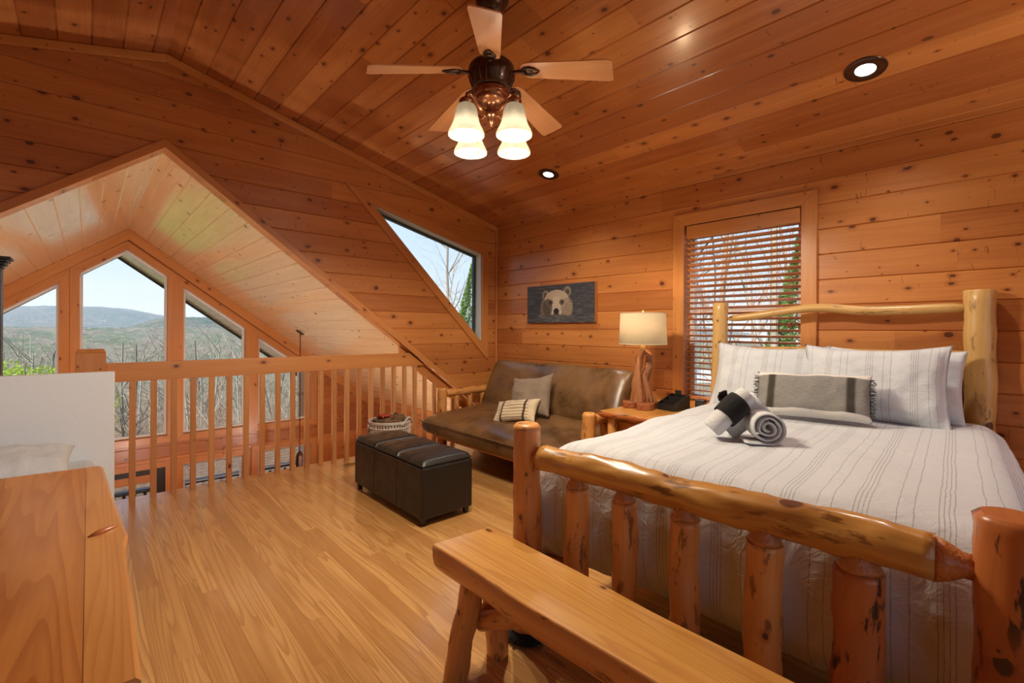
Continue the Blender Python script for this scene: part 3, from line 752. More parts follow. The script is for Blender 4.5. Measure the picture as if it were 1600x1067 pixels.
for s in (-1, 1):
    b = bmn(); rnd = random.Random(9+s)
    for k in range(46):
        y = -.105+.21*k/45; x = s*.258; p = Vector((x, y, rnd.uniform(-.004, .004)))
        pts = [p, p+Vector((s*.012, rnd.uniform(-.006, .006), .004)), p+Vector((s*rnd.uniform(.018, .030), rnd.uniform(-.012, .006), rnd.uniform(0, .012)))]
        tube(b, pts, [.0022, .002, .0012], 4)
    obj('fringe', b, 'fringe', lp)

# towels on the bed
def towel_roll():
    b = bmn(); n = 110; turns = 3.1; Lh = .115
    def sp(i, off):
        t = i/n; a = t*turns*2*PI; r = .012+.050*t+off
        q = Vector((math.cos(a)*r, 0, math.sin(a)*r*.92))
        return q
    # spiral band, thick, ending in a flat tail on the bed
    path = []
    for i in range(n+1):
        t = i/n; a = -t*turns*2*PI+.0; r = .010+.054*t; path.append((math.cos(a)*r, math.sin(a)*r*.95, r))
    a_end = -turns*2*PI
    V = []
    rows = []
    pts2 = [(p[0], p[1]) for p in path]
    # rotate so that the end is at the bottom heading +x
    ex, ey = pts2[-1]; th = math.atan2(ey, ex); rot = -PI/2-th
    pts2 = [(x*math.cos(rot)-y*math.sin(rot), x*math.sin(rot)+y*math.cos(rot)) for x, y in pts2]
    lx, ly = pts2[-1]; px_, py_ = pts2[-3]; sgn = 1 if lx-px_ > 0 else -1
    for k in range(1, 8): pts2.append((lx+sgn*k*.011, ly-.001+(.004 if k > 5 else 0)))
    th_ = .0062
    for i, (x, y) in enumerate(pts2):
        x2, y2 = pts2[min(i+1, len(pts2)-1)]; x1, y1 = pts2[max(i-1, 0)]; dx, dy = x2-x1, y2-y1; l = math.hypot(dx, dy) or 1; nx, ny = -dy/l, dx/l
        w = .0065*noise.noise(Vector((i*.11, 2, 1)))*min(1, i/20)
        rows.append([(x+nx*(th_+w), y+ny*(th_+w)), (x-nx*(th_-w), y-ny*(th_-w))])
    segs = []
    for (o_, i_) in rows:
        r_ = []
        for q, yy in ((o_, -Lh/2+.004), (o_, Lh/2-.004), (((o_[0]+i_[0])/2, (o_[1]+i_[1])/2), Lh/2+.002), (i_, Lh/2-.004), (i_, -Lh/2+.004), (((o_[0]+i_[0])/2, (o_[1]+i_[1])/2), -Lh/2-.002)):
            r_.append(b.verts.new((q[0], yy, q[1])))
        segs.append(r_)
    for i in range(len(segs)-1):
        for k in range(6):
            k2 = (k+1) % 6; face(b, [segs[i][k], segs[i][k2], segs[i+1][k2], segs[i+1][k]], [(k*.02, i*.006), (k*.02+.02, i*.006), (k*.02+.02, i*.006+.006), (k*.02, i*.006+.006)], True)
    face(b, segs[0], [(0, 0)]*6); face(b, segs[-1][::-1], [(0, 0)]*6)
    bmesh.ops.recalc_face_normals(b, faces=b.faces[:])
    return b
zb = .765
view_n = math.radians(42.3)
o = obj('towel_roll', towel_roll(), 'towel', sub=1); tag(o, 'white towel rolled into a spiral with its tail on the duvet', 'towel')
o.scale = (1.15, 1.1, 1.1); o.location = bedloc(.78, .665, zb+.075); o.rotation_euler = (0, 0, -math.radians(52))
# upright folded towel behind: a broad flattened roll leaning back
def soft_roll(b, p0, p1, ra, rb, seg=26, n=16, open_end=True, seed=0):
    p0, p1 = Vector(p0), Vector(p1); d = (p1-p0).normalized(); s1 = d.cross(Vector((0, 0, 1))).normalized(); s2 = s1.cross(d)
    def fn(u, v):
        a = 2*PI*u; q = p0.lerp(p1, v); k = 1+.05*noise.noise(Vector((math.cos(a)*1.5, math.sin(a)*1.5, v*3+seed)))
        e = 1-.10*max(0, (v-.97)/.03)-.10*max(0, (.03-v)/.03)
        return q+s1*math.cos(a)*ra*k*e+s2*math.sin(a)*rb*k*e
    grid(b, seg, n, fn, lambda u, v: (u*.3, v*.25), wrapu=True)
    for v, inner in ((0, 0), (1, 1)):
        q = p0.lerp(p1, v)
        for r0, r1, dd0, dd1 in ((.90, .70, 0, -.006), (.70, .62, -.006, -.02), (.62, .50, -.02, -.004), (.50, .0, -.004, -.006)):
            sg = 1 if v else -1
            ring = lambda r, dd: [b.verts.new(q+d*sg*dd+s1*math.cos(2*PI*k/seg)*ra*r+s2*math.sin(2*PI*k/seg)*rb*r) for k in range(seg)]
            A, B = ring(r0, dd0), ring(max(r1, .001), dd1)
            for k in range(seg): face(b, [A[k], A[(k+1) % seg], B[(k+1) % seg], B[k]], [(0, 0), (.01, 0), (.01, .01), (0, .01)], True)
b = bmn(); P0 = bedloc(.70, .475, zb+.045); P1 = bedloc(.79, .600, zb+.205)
soft_roll(b, P0, P1, .048, .044, seed=1)
tag(obj('rolled_towel', b, 'towel'), 'white rolled towel leaning with a black cloth tied around it', 'towel')
b = bmn(); soft_roll(b, bedloc(.80, .50, zb+.035), bedloc(.86, .635, zb+.165), .046, .06, seed=3)
tag(obj('folded_towel', b, 'towel'), 'white folded towel propped between the leaning roll and the spiral roll', 'towel')
# black cloth band with knot tails
bc = thing('black_washcloth', 'black cloth wrapped and knotted around the leaning white towel', 'cloth', P0.lerp(P1, .0))
b = bmn(); d = (P1-P0).normalized(); A = P0.lerp(P1, .34)-P0; B_ = P0.lerp(P1, .78)-P0; s1 = d.cross(Vector((0, 0, 1))).normalized(); s2 = s1.cross(d)
def band(u, v):
    a = 2*PI*u; q = A.lerp(B_, v)+d*(.028*math.sin(a+1.0)*(.4)); k = 1.12+.06*math.sin(PI*v)
    return q+s1*math.cos(a)*.048*k+s2*math.sin(a)*.044*k
grid(b, 30, 6, band, wrapu=True); obj('band', b, 'black_cloth', bc, solid=.004)
b = bmn(); c0 = A.lerp(B_, .45)-s1*.050+Vector((0, 0, .015))
left = -rt*.9-fw*.35
def tail(u, v):
    q = c0+Vector((left.x, left.y, 0))*(.085*v)+Vector((0, 0, -.052*v-.02*v*v)); w = .026+.018*math.sin(PI*min(1, v*1.3))
    w *= (1-v*.75)
    return q+Vector((0, 0, (u-.5)*2*w))+fw*(.008*math.sin(u*9+v*6))
grid(b, 8, 12, tail); obj('tail', b, 'black_cloth', bc, solid=.006)
b = bmn(); c1 = c0+Vector((0, 0, .03))
def tail2(u, v):
    q = c1+Vector((left.x, left.y, 0))*(.052*v)+Vector((0, 0, .012*v)); w = .036*(1-v*.5)
    return q+Vector((0, 0, (u-.5)*2*w))+fw*(.006*math.sin(u*8+v*5))
grid(b, 8, 8, tail2); obj('tail', b, 'black_cloth', bc, solid=.006)

# ================================================================== LOG BENCH
bench = thing('log_bench', 'half log bench with a varnished flat seat at the foot of the bed', 'bench', (1.06, 1.42, 0))
def bench_seat():
    b = bmn(); L = 1.75; n = 44; ZS = .465
    prof = [(0, 0), (.5, 0)]
    rows = []
    for i in range(n+1):
        t = i/n; y = .03-L*t
        wl = -.127+.010*noise.noise(Vector((t*5, 1, 0)))-.004*math.sin(t*9); wr = .122+.014*noise.noise(Vector((t*4.5, 9, 0)))+.012*math.sin(t*7+1)
        e = .012*noise.noise(Vector((t*8, 4, 2)))
        sh = .012*(1-min(1, i/1.0))
        sec = []
        K = 14
        sec.append((wl+.006, ZS)); 
        for k in range(K+1):
            a = PI*k/K; cx = (wl+wr)/2; hw = (wr-wl)/2
            x = cx-hw*math.copysign(abs(math.cos(a))**.5, math.cos(a)); dz = .112*math.sin(a)**.7
            z = ZS-.006-dz*(1+.06*noise.noise(Vector((t*9, k*.5, 3))))
            sec.append((x, z))
        sec.append((wr-.006, ZS))
        yy = y
        if i == 0: ys = [y-.02*((x-wl)/(wr-wl)) for x, z in sec]
        else: ys = [y]*len(sec)
        rows.append([b.verts.new((x, q, z)) for (x, z), q in zip(sec, ys)])
    m_ = len(rows[0])
    for i in range(n):
        v0, v1 = i*L/n, (i+1)*L/n
        for k in range(m_-1):
            face(b, [rows[i][k], rows[i][k+1], rows[i+1][k+1], rows[i+1][k]], [(k*.03+2, v0), (k*.03+2.03, v0), (k*.03+2.03, v1), (k*.03+2, v1)], True)
        q = [rows[i][m_-1], rows[i][0], rows[i+1][0], rows[i+1][m_-1]]
        f = face(b, q, [(v.co.x, v.co.y) for v in q], False)
        if f: f.material_index = 1
    for r_, fl in ((rows[0], 0), (rows[-1], 1)):
        lst = r_[::-1] if fl else r_
        f = face(b, lst, [(v.co.x+1, v.co.z) for v in lst])
    bmesh.ops.recalc_face_normals(b, faces=b.faces[:])
    return b
obj('seat', bench_seat(), ['log', 'bench'], bench)
for yb, ln in ((-.10, 1), (-1.55, -1)):
    log('leg', (-.085, yb+ln*.045, .0), (-.045, yb-.01*ln, .375), .043, 'log', bench, 41+yb, .041, chamfer=.008, wig=.008)
    log('leg', (.115, yb+ln*.045, .0), (.055, yb-.01*ln, .375), .043, 'log', bench, 43+yb, .041, chamfer=.008)
    log('brace', (-.06, yb+ln*.03, .20), (.10, yb+ln*.01, .20), .028, 'log', bench, 45+yb, .028, chamfer=.004)
    log('stretcher', (.0, yb, .19), (.0, yb-ln*.32, .37), .032, 'log', bench, 47+yb, .032, chamfer=.004)

# ================================================================== OTTOMAN
ot = thing('storage_ottoman', 'black leather storage ottoman with three lid cushions on short feet', 'ottoman', (1.75, 3.03, 0))
hx, hy = .198, .498
b = bmn(); box(b, -hx, hx, -hy, hy, .045, .372, 2); obj('body', b, 'leather_black', ot, bevel=.012)
for k in (-1, 1):
    for q_ in (-1, 1):
        b = bmn(); box(b, q_*hx-.0015, q_*hx+.0015, k*hy/3-.0015, k*hy/3+.0015, .055, .365, 2); obj('seam', b, 'black_paint', ot)
b = bmn(); box(b, -hx+.012, hx-.012, -hy+.012, hy-.012, .372, .380, 2); obj('lid_gap', b, 'black_paint', ot)
for k in range(3):
    y0 = -hy+.006+k*(2*hy-.012)/3; y1 = y0+(2*hy-.012)/3-.006
    b = bmn(); nn = 14
    def cush(u, v, y0=y0, y1=y1):
        x, y = 2*u-1, 2*v-1; e = (1-abs(x)**8)*(1-abs(y)**8)
        return Vector((x*(hx-.004), (y0+y1)/2+y*(y1-y0)/2, .383+.034*max(0, e)**.35+.008*(1-x*x)*(1-y*y)-(.003 if abs(y) < .08 else 0)))
    grid(b, 28, 26, cush); box(b, -hx+.006, hx-.006, y0+.002, y1-.002, .379, .386, 2)
    obj('lid_cushion', b, 'leather_black', ot)
for sx_ in (-1, 1):
    for sy_ in (-1, 1):
        b = bmn(); lathe(b, [(.017, 0), (.026, .045)], 4, Mx=Matrix.Rotation(PI/4, 4, 'Z'), smooth=False); obj('leg', b, 'black_paint', ot, loc=(sx_*(hx-.03), sy_*(hy-.04), 0))

# ================================================================== BASKET
bk = thing('rope_basket', 'round off-white rope basket with loop handles by the railing', 'basket', (2.09, 3.98, 0))
M['rope'] = cloth('off white rope', (.62, .56, .50), (.50, .44, .38), sc=200)
b = bmn()
for k in range(46):
    a = 2*PI*k/46; tube(b, [(.165*math.cos(a), .165*math.sin(a), .02), (.183*math.cos(a), .183*math.sin(a), .20), (.19*math.cos(a), .19*math.sin(a), .385)], .0038, 5)
obj('ribs', b, 'rope', bk)
b = bmn(); 
for nm_, rs_ in (('rim', ((.19, .388), (.19, .400))), ('middle_hoop', ((.188, .345),)), ('base_hoop', ((.165, .02), (.164, .008)))):
    b = bmn()
    for r_, z in rs_: tube(b, [(r_*math.cos(2*PI*k/40), r_*math.sin(2*PI*k/40), z) for k in range(41)], .0075, 6, cap=False)
    obj(nm_, b, 'rope', bk)
b = bmn(); lathe(b, [(.001, .01), (.16, .01)], 30); obj('basket_bottom', b, 'rope', bk)
b = bmn(); lathe_open(b, [(.15, .02), (.172, .385)], 30); obj('liner', b, 'rope', bk)
for s in (0, 1):
    a0 = YAW*0+math.radians(225-75+s*150); b = bmn()
    P = [Vector((.20*math.cos(a0+d_), .20*math.sin(a0+d_), .375-.085*math.sin(PI*(d_+.42)/.84)*(1 if s == 0 else -.7))) for d_ in [(-.42+.84*i/14) for i in range(15)]]
    tube(b, P, .009, 7); obj('handle', b, 'rope', bk)
M['weave'] = cloth('dark patterned throw', (.05, .03, .02), (.22, .12, .05), sc=60)
M['red_cloth'] = cloth('red cloth', (.45, .06, .03), (.30, .04, .02), sc=60)
b = bmn(); rnd = random.Random(4)
grid(b, 26, 26, lambda u, v: Vector(((2*u-1)*.155*math.sqrt(1-(2*v-1)**2/2), (2*v-1)*.155*math.sqrt(1-(2*u-1)**2/2), .375+.05*(1-((2*u-1)**2+(2*v-1)**2)/2)+.05*abs(noise.noise(Vector((u*7, v*7, 1))))+.02*noise.noise(Vector((u*16, v*16, 1))))), lambda u, v: (u*.3, v*.3))
tag(obj('folded_throw', b, 'weave', loc=(2.09, 3.98, .0), solid=.005), 'dark brown patterned throw heaped in the rope basket', 'blanket')
b = bmn()
grid(b, 14, 14, lambda u, v: Vector(((2*u-1)*.045, (2*v-1)*.06, .02*(1-((2*u-1)**2+(2*v-1)**2)/2)+.018*noise.noise(Vector((u*6, v*6, 4))))), lambda u, v: (u*.3, v*.3))
tag(obj('red_cloth', b, 'red_cloth', loc=(2.02, 3.955, .445), solid=.006), 'crumpled red cloth on top of the throw in the basket', 'cloth')

# ================================================================== FUTON
ft = thing('log_futon', 'log framed futon with brown leather cushions against the right wall', 'futon', (2.75, 2.17, 0))
FY = 1.93
for y in (0, FY):
    log('arm_post', (0, y, 0), (0, y, .635), .052, 'log', ft, 51+y, .05, chamfer=.012)
    log('arm_post', (.74, y, 0), (.74, y, .60), .05, 'log', ft, 53+y, .048, chamfer=.012)
    log('arm_rail', (.045, y, .575), (.72, y, .585), .042, 'log', ft, 55+y, .042, chamfer=.008)
    log('arm_rail', (.04, y, .22), (.72, y, .22), .036, 'log', ft, 57+y, .036, chamfer=.008)
    for k in (1, 2, 3): log('spindle', (k*.18, y, .25), (k*.18, y, .55), .03, 'log', ft, 60+k+y, .028)
b = bmn(); box(b, -.17, -.13, .10, FY-.10, .165, .225, 1); box(b, .55, .59, .10, FY-.10, .165, .225, 1)
for k in range(7): box(b, -.13, .55, .2+k*.25, .25+k*.25, .195, .215, 0)
obj('seat_frame', b, 'cabinet', ft, bevel=.004)
b = bmn(); tube(b, [(-.1, .3, .16), (.5, .3, .12)], .012, 8); tube(b, [(-.1, FY-.3, .16), (.5, FY-.3, .12)], .012, 8); tube(b, [(-.08, .3, .14), (-.08, FY-.3, .14)], .01, 8)
obj('mechanism', b, 'ironlog', ft)
def slab_cushion(lx, ly, t, seed, soft=.07, sag=.0):
    """puffy mattress slab centred at origin: x depth, y length, z thickness"""
    b = bmn()
    def fn(u, v):
        # profile around x-z, length along y
        a = 2*PI*u; y = 2*v-1; ey = (1-abs(y)**14)**(.5)
        c, s = math.cos(a), math.sin(a); ex = 5.0
        rx = abs(c)**(2/ex)*(1 if c > 0 else -1); rz = abs(s)**(2/3.2)*(1 if s > 0 else -1)
        X = rx*lx/2*(.93+.07*ey); Z = rz*t/2*ey
        Y = y*ly/2
        n = noise.noise(Vector((X*3+seed, Y*3, Z*3)))*.014+noise.noise(Vector((X*9+seed, Y*7, Z*9)))*.006
        if Z > 0: Z += n*ey+.018*(1-(2*X/lx)**2)*(1-y*y)
        return Vector((X+n*.6, Y, Z))
    grid(b, 72, 90, fn, lambda u, v: (u, v*ly), wrapu=True)
    bmesh.ops.remove_doubles(b, verts=b.verts, dist=.0008)
    return b
o = obj('seat_cushion', slab_cushion(.98, 1.80, .215, 3), 'leather_brown', ft); o.location = (.17, FY/2-.005, .335); o.rotation_euler = (0, math.radians(-4), 0)
b = bmn(); tube(b, [(-.33, .09+1.75*k/40, .352+.004*noise.noise(Vector((k*.4, 0, 0)))) for k in range(41)], .005, 6); obj('piping', b, 'leather_brown', ft)
o = obj('back_cushion', slab_cushion(.56, 1.80, .16, 9), 'leather_brown', ft); o.location = (.585, FY/2-.005, .645); o.rotation_euler = (0, math.radians(-64), 0)
# cushions on the futon
def stand_pillow(name, bm_, mat, loc, rz, tilt, roll, label):
    o = obj(name, bm_, mat)
    R = Matrix.Rotation(rz, 4, 'Z') @ Matrix.Rotation(math.radians(tilt), 4, 'Y') @ Matrix.Rotation(math.radians(roll), 4, 'X') @ Matrix(((0, 0, -1, 0), (-1, 0, 0, 0), (0, 1, 0, 0), (0, 0, 0, 1)))
    o.matrix_world = Matrix.Translation(loc) @ R
    return tag(o, label, 'pillow')
stand_pillow('throw_pillow', pillow_bm(.43, .43, .13, 21, pinch=.09, nu=34), 'taupe', (3.00, 3.04, .635), math.radians(12), 30, -10, 'square taupe cushion leaning on the futon back')
tp = stand_pillow('throw_pillow', pillow_bm(.44, .25, .12, 23, pinch=.09, nu=36, nv=24), 'stripe_pillow', (2.80, 3.02, .525), math.radians(10), 42, -11, 'small cream cushion with brown stripes in front of the taupe one')

# ================================================================== NIGHTSTAND
nsd = thing('log_nightstand', 'live edge log nightstand between the futon and the bed', 'nightstand', (3.15, 1.82, 0))
def live_slab(x0, x1, y0, y1, z0, z1, seed, amp, edges, n=30):
    pts = []
    def seg(ax, ay, bx, by, live):
        dx, dy = bx-ax, by-ay; l = math.hypot(dx, dy); nx, ny = dy/l, -dx/l
        for i in range(n):
            t = i/n; k = amp*(noise.noise(Vector((seed+t*3.5*l, live*3.3, 0)))+.4*noise.noise(Vector((seed+t*11*l, live*5, 1)))) if live else 0
            k *= min(1, t*8, (1-t)*8+.0)
            pts.append((ax+dx*t+nx*k, ay+dy*t+ny*k))
    c = [(x0, y0), (x1, y0), (x1, y1), (x0, y1)]
    for i in range(4): seg(*c[i], *c[(i+1) % 4], edges[i])
    b = bmn(); N_ = len(pts); cx, cy = (x0+x1)/2, (y0+y1)/2
    lv = []
    for z, ins in ((z1, .004), (z1-.006, 0), ((z0+z1)/2, -.004), (z0+.012, .008), (z0, .022)):
        lv.append([b.verts.new((cx+(p[0]-cx)*(1-ins/abs(x1-x0)*2), cy+(p[1]-cy)*(1-ins/abs(y1-y0)*2), z+(.004*noise.noise(Vector((i*.3, z*30, seed))) if z < z1-.004 else 0))) for i, p in enumerate(pts)])
    f = face(b, lv[0], [(v.co.y, v.co.x) for v in lv[0]])
    face(b, lv[-1][::-1], [(v.co.y, v.co.x) for v in lv[-1][::-1]])
    for A, B in zip(lv, lv[1:]):
        for i in range(N_):
            j = (i+1) % N_; q = [A[i], B[i], B[j], A[j]]; f2 = face(b, q, [(v.co.z*1.0+4, v.co.x+v.co.y) for v in q], True); f2.material_index = 1
    return b
obj('table_top', live_slab(-.37, .46, -.225, .29, .605, .655, 3, .016, (1, 0, 1, 1)), ['bench', 'log_dark'], nsd)
b = bmn(); box(b, -.22, .42, -.19, .22, .10, .604, 2); obj('body', b, 'cabinet', nsd, bevel=.005)
for z in (.14, .37):
    b = bmn(); box(b, -.235, -.22, -.165, .195, z, z+.20, 1); dw = obj('drawer', b, 'cabinet', nsd, bevel=.004)
    b = bmn(); tube(b, [(-.234, -.02, z+.1), (-.26, -.02, z+.1)], [.010, .014], 10); obj('knob', b, 'log_dark', dw)
for sx_ in (-.29, .41):
    for sy_ in (-.18, .22): log('leg', (sx_, sy_, 0), (sx_, sy_, .603), .035, 'log', nsd, 70+sx_*9+sy_*5, .034, chamfer=.004)

# lamp
LX, LY = 3.14, 1.965
lm_ = thing('table_lamp', 'table lamp with a twisted juniper trunk base and linen drum shade', 'lamp', (LX, LY, .655))
for (dx, dy, r_) in ((-.045, .075, .062), (-.055, -.055, .062), (.06, -.02, .066), (.04, .08, .05)):
    b = bmn(); n_ = 22
    pr = []
    ring = [(math.cos(2*PI*k/n_)*r_*(1+.06*noise.noise(Vector((k*.9, r_*90, dx*40)))), math.sin(2*PI*k/n_)*r_*(1+.06*noise.noise(Vector((k*.7, r_*50, 4))))) for k in range(n_)]
    prism(b, ring, 0, .048, lambda x, y, z: Vector((x, y, z)), (1, 0)); obj('base_disc', b, 'disc', lm_, loc=(dx, dy, 0), bevel=.006)
def trunk(pts, rad, seed):
    b = bmn(); P = []; R_ = []
    for i in range(25):
        t = i/24*(len(pts)-1); k = min(int(t), len(pts)-2); f = t-k; f = f*f*(3-2*f)
        P.append(Vector(pts[k]).lerp(Vector(pts[k+1]), f)); R_.append(rad[k]*(1-f)+rad[k+1]*f)
    tube(b, P, R_, 18, jit=.5, seed=seed); return b
obj('trunk', trunk([(-.03, .03, .045), (-.035, .03, .15), (-.03, .02, .28), (-.02, .02, .38), (0, 0, .45)], [.042, .036, .032, .030, .016], 2.2), 'juniper', lm_)
obj('trunk', trunk([(.035, -.04, .045), (.02, -.03, .14), (.005, -.02, .22), (.03, -.035, .32), (.03, -.03, .40), (.01, -.0, .44)], [.034, .026, .022, .030, .028, .014], 5.5), 'juniper', lm_)
obj('trunk', trunk([(.055, -.06, .045), (.035, -.04, .13), (.012, -.012, .22)], [.020, .016, .012], 8.5), 'juniper', lm_)
b = bmn(); lathe(b, [(.014, .44), (.018, .445), (.018, .47), (.010, .475), (.010, .50)], 16); tube(b, [(0, 0, .5), (0, 0, .735)], .003, 6); lathe(b, [(.001, .73), (.008, .735), (.008, .745), (.001, .752)], 12); obj('socket', b, 'brass', lm_)
b = bmn(); lathe_open(b, [(.178, .483), (.169, .722)], 48); obj('lamp_shade', b, 'linen', lm_, solid=.002)
for pf in ([(.1785, .483), (.1792, .490)], [(.170, .715), (.1697, .722)]): b = bmn(); lathe_open(b, pf, 48); obj('shade_trim', b, 'linen', lm_, solid=.003)
b = bmn(); lathe(b, [(.001, .50), (.02, .52), (.03, .555), (.024, .585), (.001, .60)], 16); obj('bulb', b, 'bulb', lm_)
light('table_lamp_light', 'POINT', (LX, LY, .655+.63), 9, (1, .72, .42), .04)

# unseen uplight added behind the viewpoint to lift the right ceiling slope
tl = thing('added_torchiere', 'added bronze fill uplight, unseen, in the loft corner behind the viewpoint', 'lamp', (2.55, -1.35, 0))
b = bmn(); lathe(b, [(.001, 0), (.14, 0), (.14, .02), (.02, .035), (.001, .035)], 24); obj('base', b, 'bronze', tl)
b = bmn(); tube(b, [(0, 0, .03), (0, 0, 1.72)], .012, 10); obj('pole', b, 'bronze', tl)
b = bmn(); lathe_open(b, [(.02, 1.72), (.10, 1.75), (.17, 1.83)], 28); obj('bowl', b, 'bronze', tl, solid=.003)
light('added_torchiere_light', 'POINT', (2.55, -1.35, 1.80), 85, (1, .92, .80), .06)

# organiser and cube
og = thing('desk_organizer', 'black three-tier desk organizer on the nightstand beside the lamp', 'organizer', (3.245, 1.775, .655), math.radians(-8))
b = bmn(); yz = [(-.085, 0), (.105, 0), (.105, .105), (.075, .105), (-.085, .048)]
for yy in (-.075, .069): b = bmn(); prism(b, yz, yy, yy+.005, lambda x, z, y: Vector((x, y, z))); obj('side_panel', b, 'black_paint', og)
b = bmn(); box(b, -.085, .105, -.07, .07, 0, .004); box(b, -.086, -.081, -.07, .07, 0, .048); box(b, .100, .105, -.07, .07, 0, .105); obj('tray', b, 'black_paint', og)
for x, h in ((-.022, .070), (.04, .092)):
    b = bmn(); box(b, x, x+.003, -.07, .07, .003, h); obj('divider', b, 'black_paint', og)
b = bmn(); box(b, .09, .10, -.005, .045, .10, .135); obj('card_holder', b, 'black_paint', og)
M['clock'] = flat('black plastic', (.015, .014, .013), .35)
ck = thing('cube_clock', 'small black cube standing at the back of the nightstand', 'clock', (3.47, 1.665, .655), .15)
b = bmn(); box(b, -.034, .034, -.034, .034, 0, .065); obj('body', b, 'clock', ck, bevel=.004)
b = bmn(); box(b, -.0355, -.034, -.026, .026, .012, .053); obj('face', b, 'gasket', ck)

# ================================================================== BEAR CANVAS
def bear_color(x, y):
    """x 0..1 left to right, y 0..1 bottom to top; returns linear grey-brown tone"""
    import math as m_
    n = noise.noise(Vector((x*7, y*26, 1)))*.5+noise.noise(Vector((x*18, y*60, 4)))*.35
    wtr = .035+.14*max(0, n)+.05*max(0, noise.noise(Vector((x*30, y*90, 7))))
    if y < .14: wtr += .10*max(0, noise.noise(Vector((x*9, y*50, 9)))+.1)
    col = [wtr*.88, wtr*.92, wtr*1.02]
    X = (x-.47)*2.34; Y = y-.5       # aspect-corrected, height units
    def el(cx, cy, rx, ry): return ((X-cx)/rx)**2+((Y-cy)/ry)**2
    fur = .5+.5*noise.noise(Vector((X*14, Y*34, 3))); fu2 = .5+.5*noise.noise(Vector((X*40, Y*60, 5)))
    def put(c, k=1.0):
        for i in range(3): col[i] = col[i]*(1-k)+c[i]*k
    wav = .03*noise.noise(Vector((X*12, 0, 2)))
    if Y > -.30+wav:
        for cx, cy in ((-.40, .24), (.36, .30)):
            if el(cx, cy, .125, .135) < 1: put((.16+.10*fur, .125+.08*fur, .09+.06*fur))
            if el(cx, cy-.015, .070, .080) < 1: put((.045+.04*fu2, .035+.03*fu2, .028+.02*fu2))
        r_ = 1+.10*noise.noise(Vector((X*16, Y*16, 6)))
        if el(-.02, -.06, .56, .38) < r_ or (el(-.02, -.2, .58, .24) < r_): put((.10+.14*fur*fu2, .075+.11*fur*fu2, .052+.08*fur*fu2))
        if el(-.02, .12, .42, .245) < r_: put((.30+.22*fu2, .235+.18*fu2, .16+.14*fu2))
        if el(-.02, -.08, .235, .28) < r_: put((.34+.24*fu2, .275+.2*fu2, .20+.15*fu2))
        if el(.33, -.10, .20, .24) < r_: put((.16+.20*fur, .12+.16*fur, .085+.12*fur), .8)
        if el(-.33, -.10, .17, .24) < r_: put((.030+.06*fur, .024+.05*fur, .018+.04*fur), .85)
        for cx in (-.22, .17):
            if el(cx, .035, .085, .075) < r_: put((.045, .034, .026), .85)
            if el(cx+.012, .035, .030, .028) < 1: put((.005, .004, .004))
        if el(-.02, -.17, .15, .14) < 1: put((.40, .34, .27), .6)
        if el(-.02, -.205, .095, .085) < 1: put((.014, .012, .012))
        if el(-.05, -.18, .02, .03) < 1 or el(.02, -.18, .02, .03) < 1: put((.002, .002, .002))
        if el(-.02, -.285, .13, .028) < 1: put((.035, .03, .026), .85)
    elif el(0, -.33, .62, .13) < 1:
        put((.07+.30*max(0, n), .07+.29*max(0, n), .07+.28*max(0, n)), .75)
    return col
art = thing('bear_canvas', 'canvas picture of a bear swimming in dark water above the futon', 'picture', (XB-.0355, 3.25, 1.32))
AW, AH = .465, .395
b = bmn(); box(b, -.001, .034, -AW, AW, 0, AH, 1); obj('frame', b, 'cabinet', art, bevel=.002)
b = bmn(); nx_, ny_ = 200, 88
lay = b.loops.layers.float_color.new('paint')
V = [[b.verts.new((-.003, AW-2*AW*i/nx_, AH*j/ny_)) for j in range(ny_+1)] for i in range(nx_+1)]
cv = [[bear_color(i/nx_, j/ny_) for j in range(ny_+1)] for i in range(nx_+1)]
for i in range(nx_):
    for j in range(ny_):
        f = b.faces.new([V[i][j], V[i+1][j], V[i+1][j+1], V[i][j+1]])
        for lp, (a_, c_) in zip(f.loops, ((i, j), (i+1, j), (i+1, j+1), (i, j+1))): lp[lay] = (*cv[a_][c_], 1)
m = N('printed canvas'); at = m.n('Attribute', attribute_name='paint'); m.bsdf(at.outputs['Color'], .55); M['canvas'] = m.m
obj('canvas', b, 'canvas', art)

# ================================================================== WINDOW BLIND
bd = thing('wooden_blind', 'wooden slat blind hanging open in the bedroom window', 'blind', (XB+.035, 0, 0))
b = bmn(); box(b, -.052, -.040, wx0+.006, wx1-.02, 2.00, 2.10, 1); obj('valance', b, 'pine_trim', bd, bevel=.002)
b = bmn(); box(b, -.03, .03, wx0+.02, wx1-.02, 2.045, 2.10, 1); obj('headrail', b, 'pine_trim', bd)
zz = 2.005; k = 0
while zz > .745:
    b = bmn(); Mx = Matrix.Translation((0, 0, zz)) @ Matrix.Rotation(math.radians(19), 4, 'Y'); box(b, -.025, .025, wx0+.012, wx1-.012, -.0015, .0015, 1, Mx, off=(k*.3, k*.7)); obj('slat', b, 'blind', bd); zz -= .0445; k += 1
b = bmn(); box(b, -.022, .022, wx0+.012, wx1-.012, .690, .712, 1); obj('bottom_rail', b, 'blind', bd)
b = bmn()
for yy in (wx0+.16, wx1-.13): 
    for xx in (-.027, .027): tube(b, [(xx, yy, .70), (xx, yy, 2.04)], .0013, 4)
obj('ladder_cord', b, 'log_dark', bd)
for yy, z1_ in ((wx0+.075, 1.30), (wx0+.055, 1.31), (wx1-.06, 1.36), (wx1-.045, 1.37)):
    b = bmn(); tube(b, [(-.036, yy, z1_), (-.036, yy, 2.0)], .0012, 4); lathe(b, [(.003, z1_+.004), (.009, z1_-.01), (.011, z1_-.025), (.004, z1_-.03)], 10, c=(-.036, yy)); obj('pull_cord', b, 'log_dark', bd)

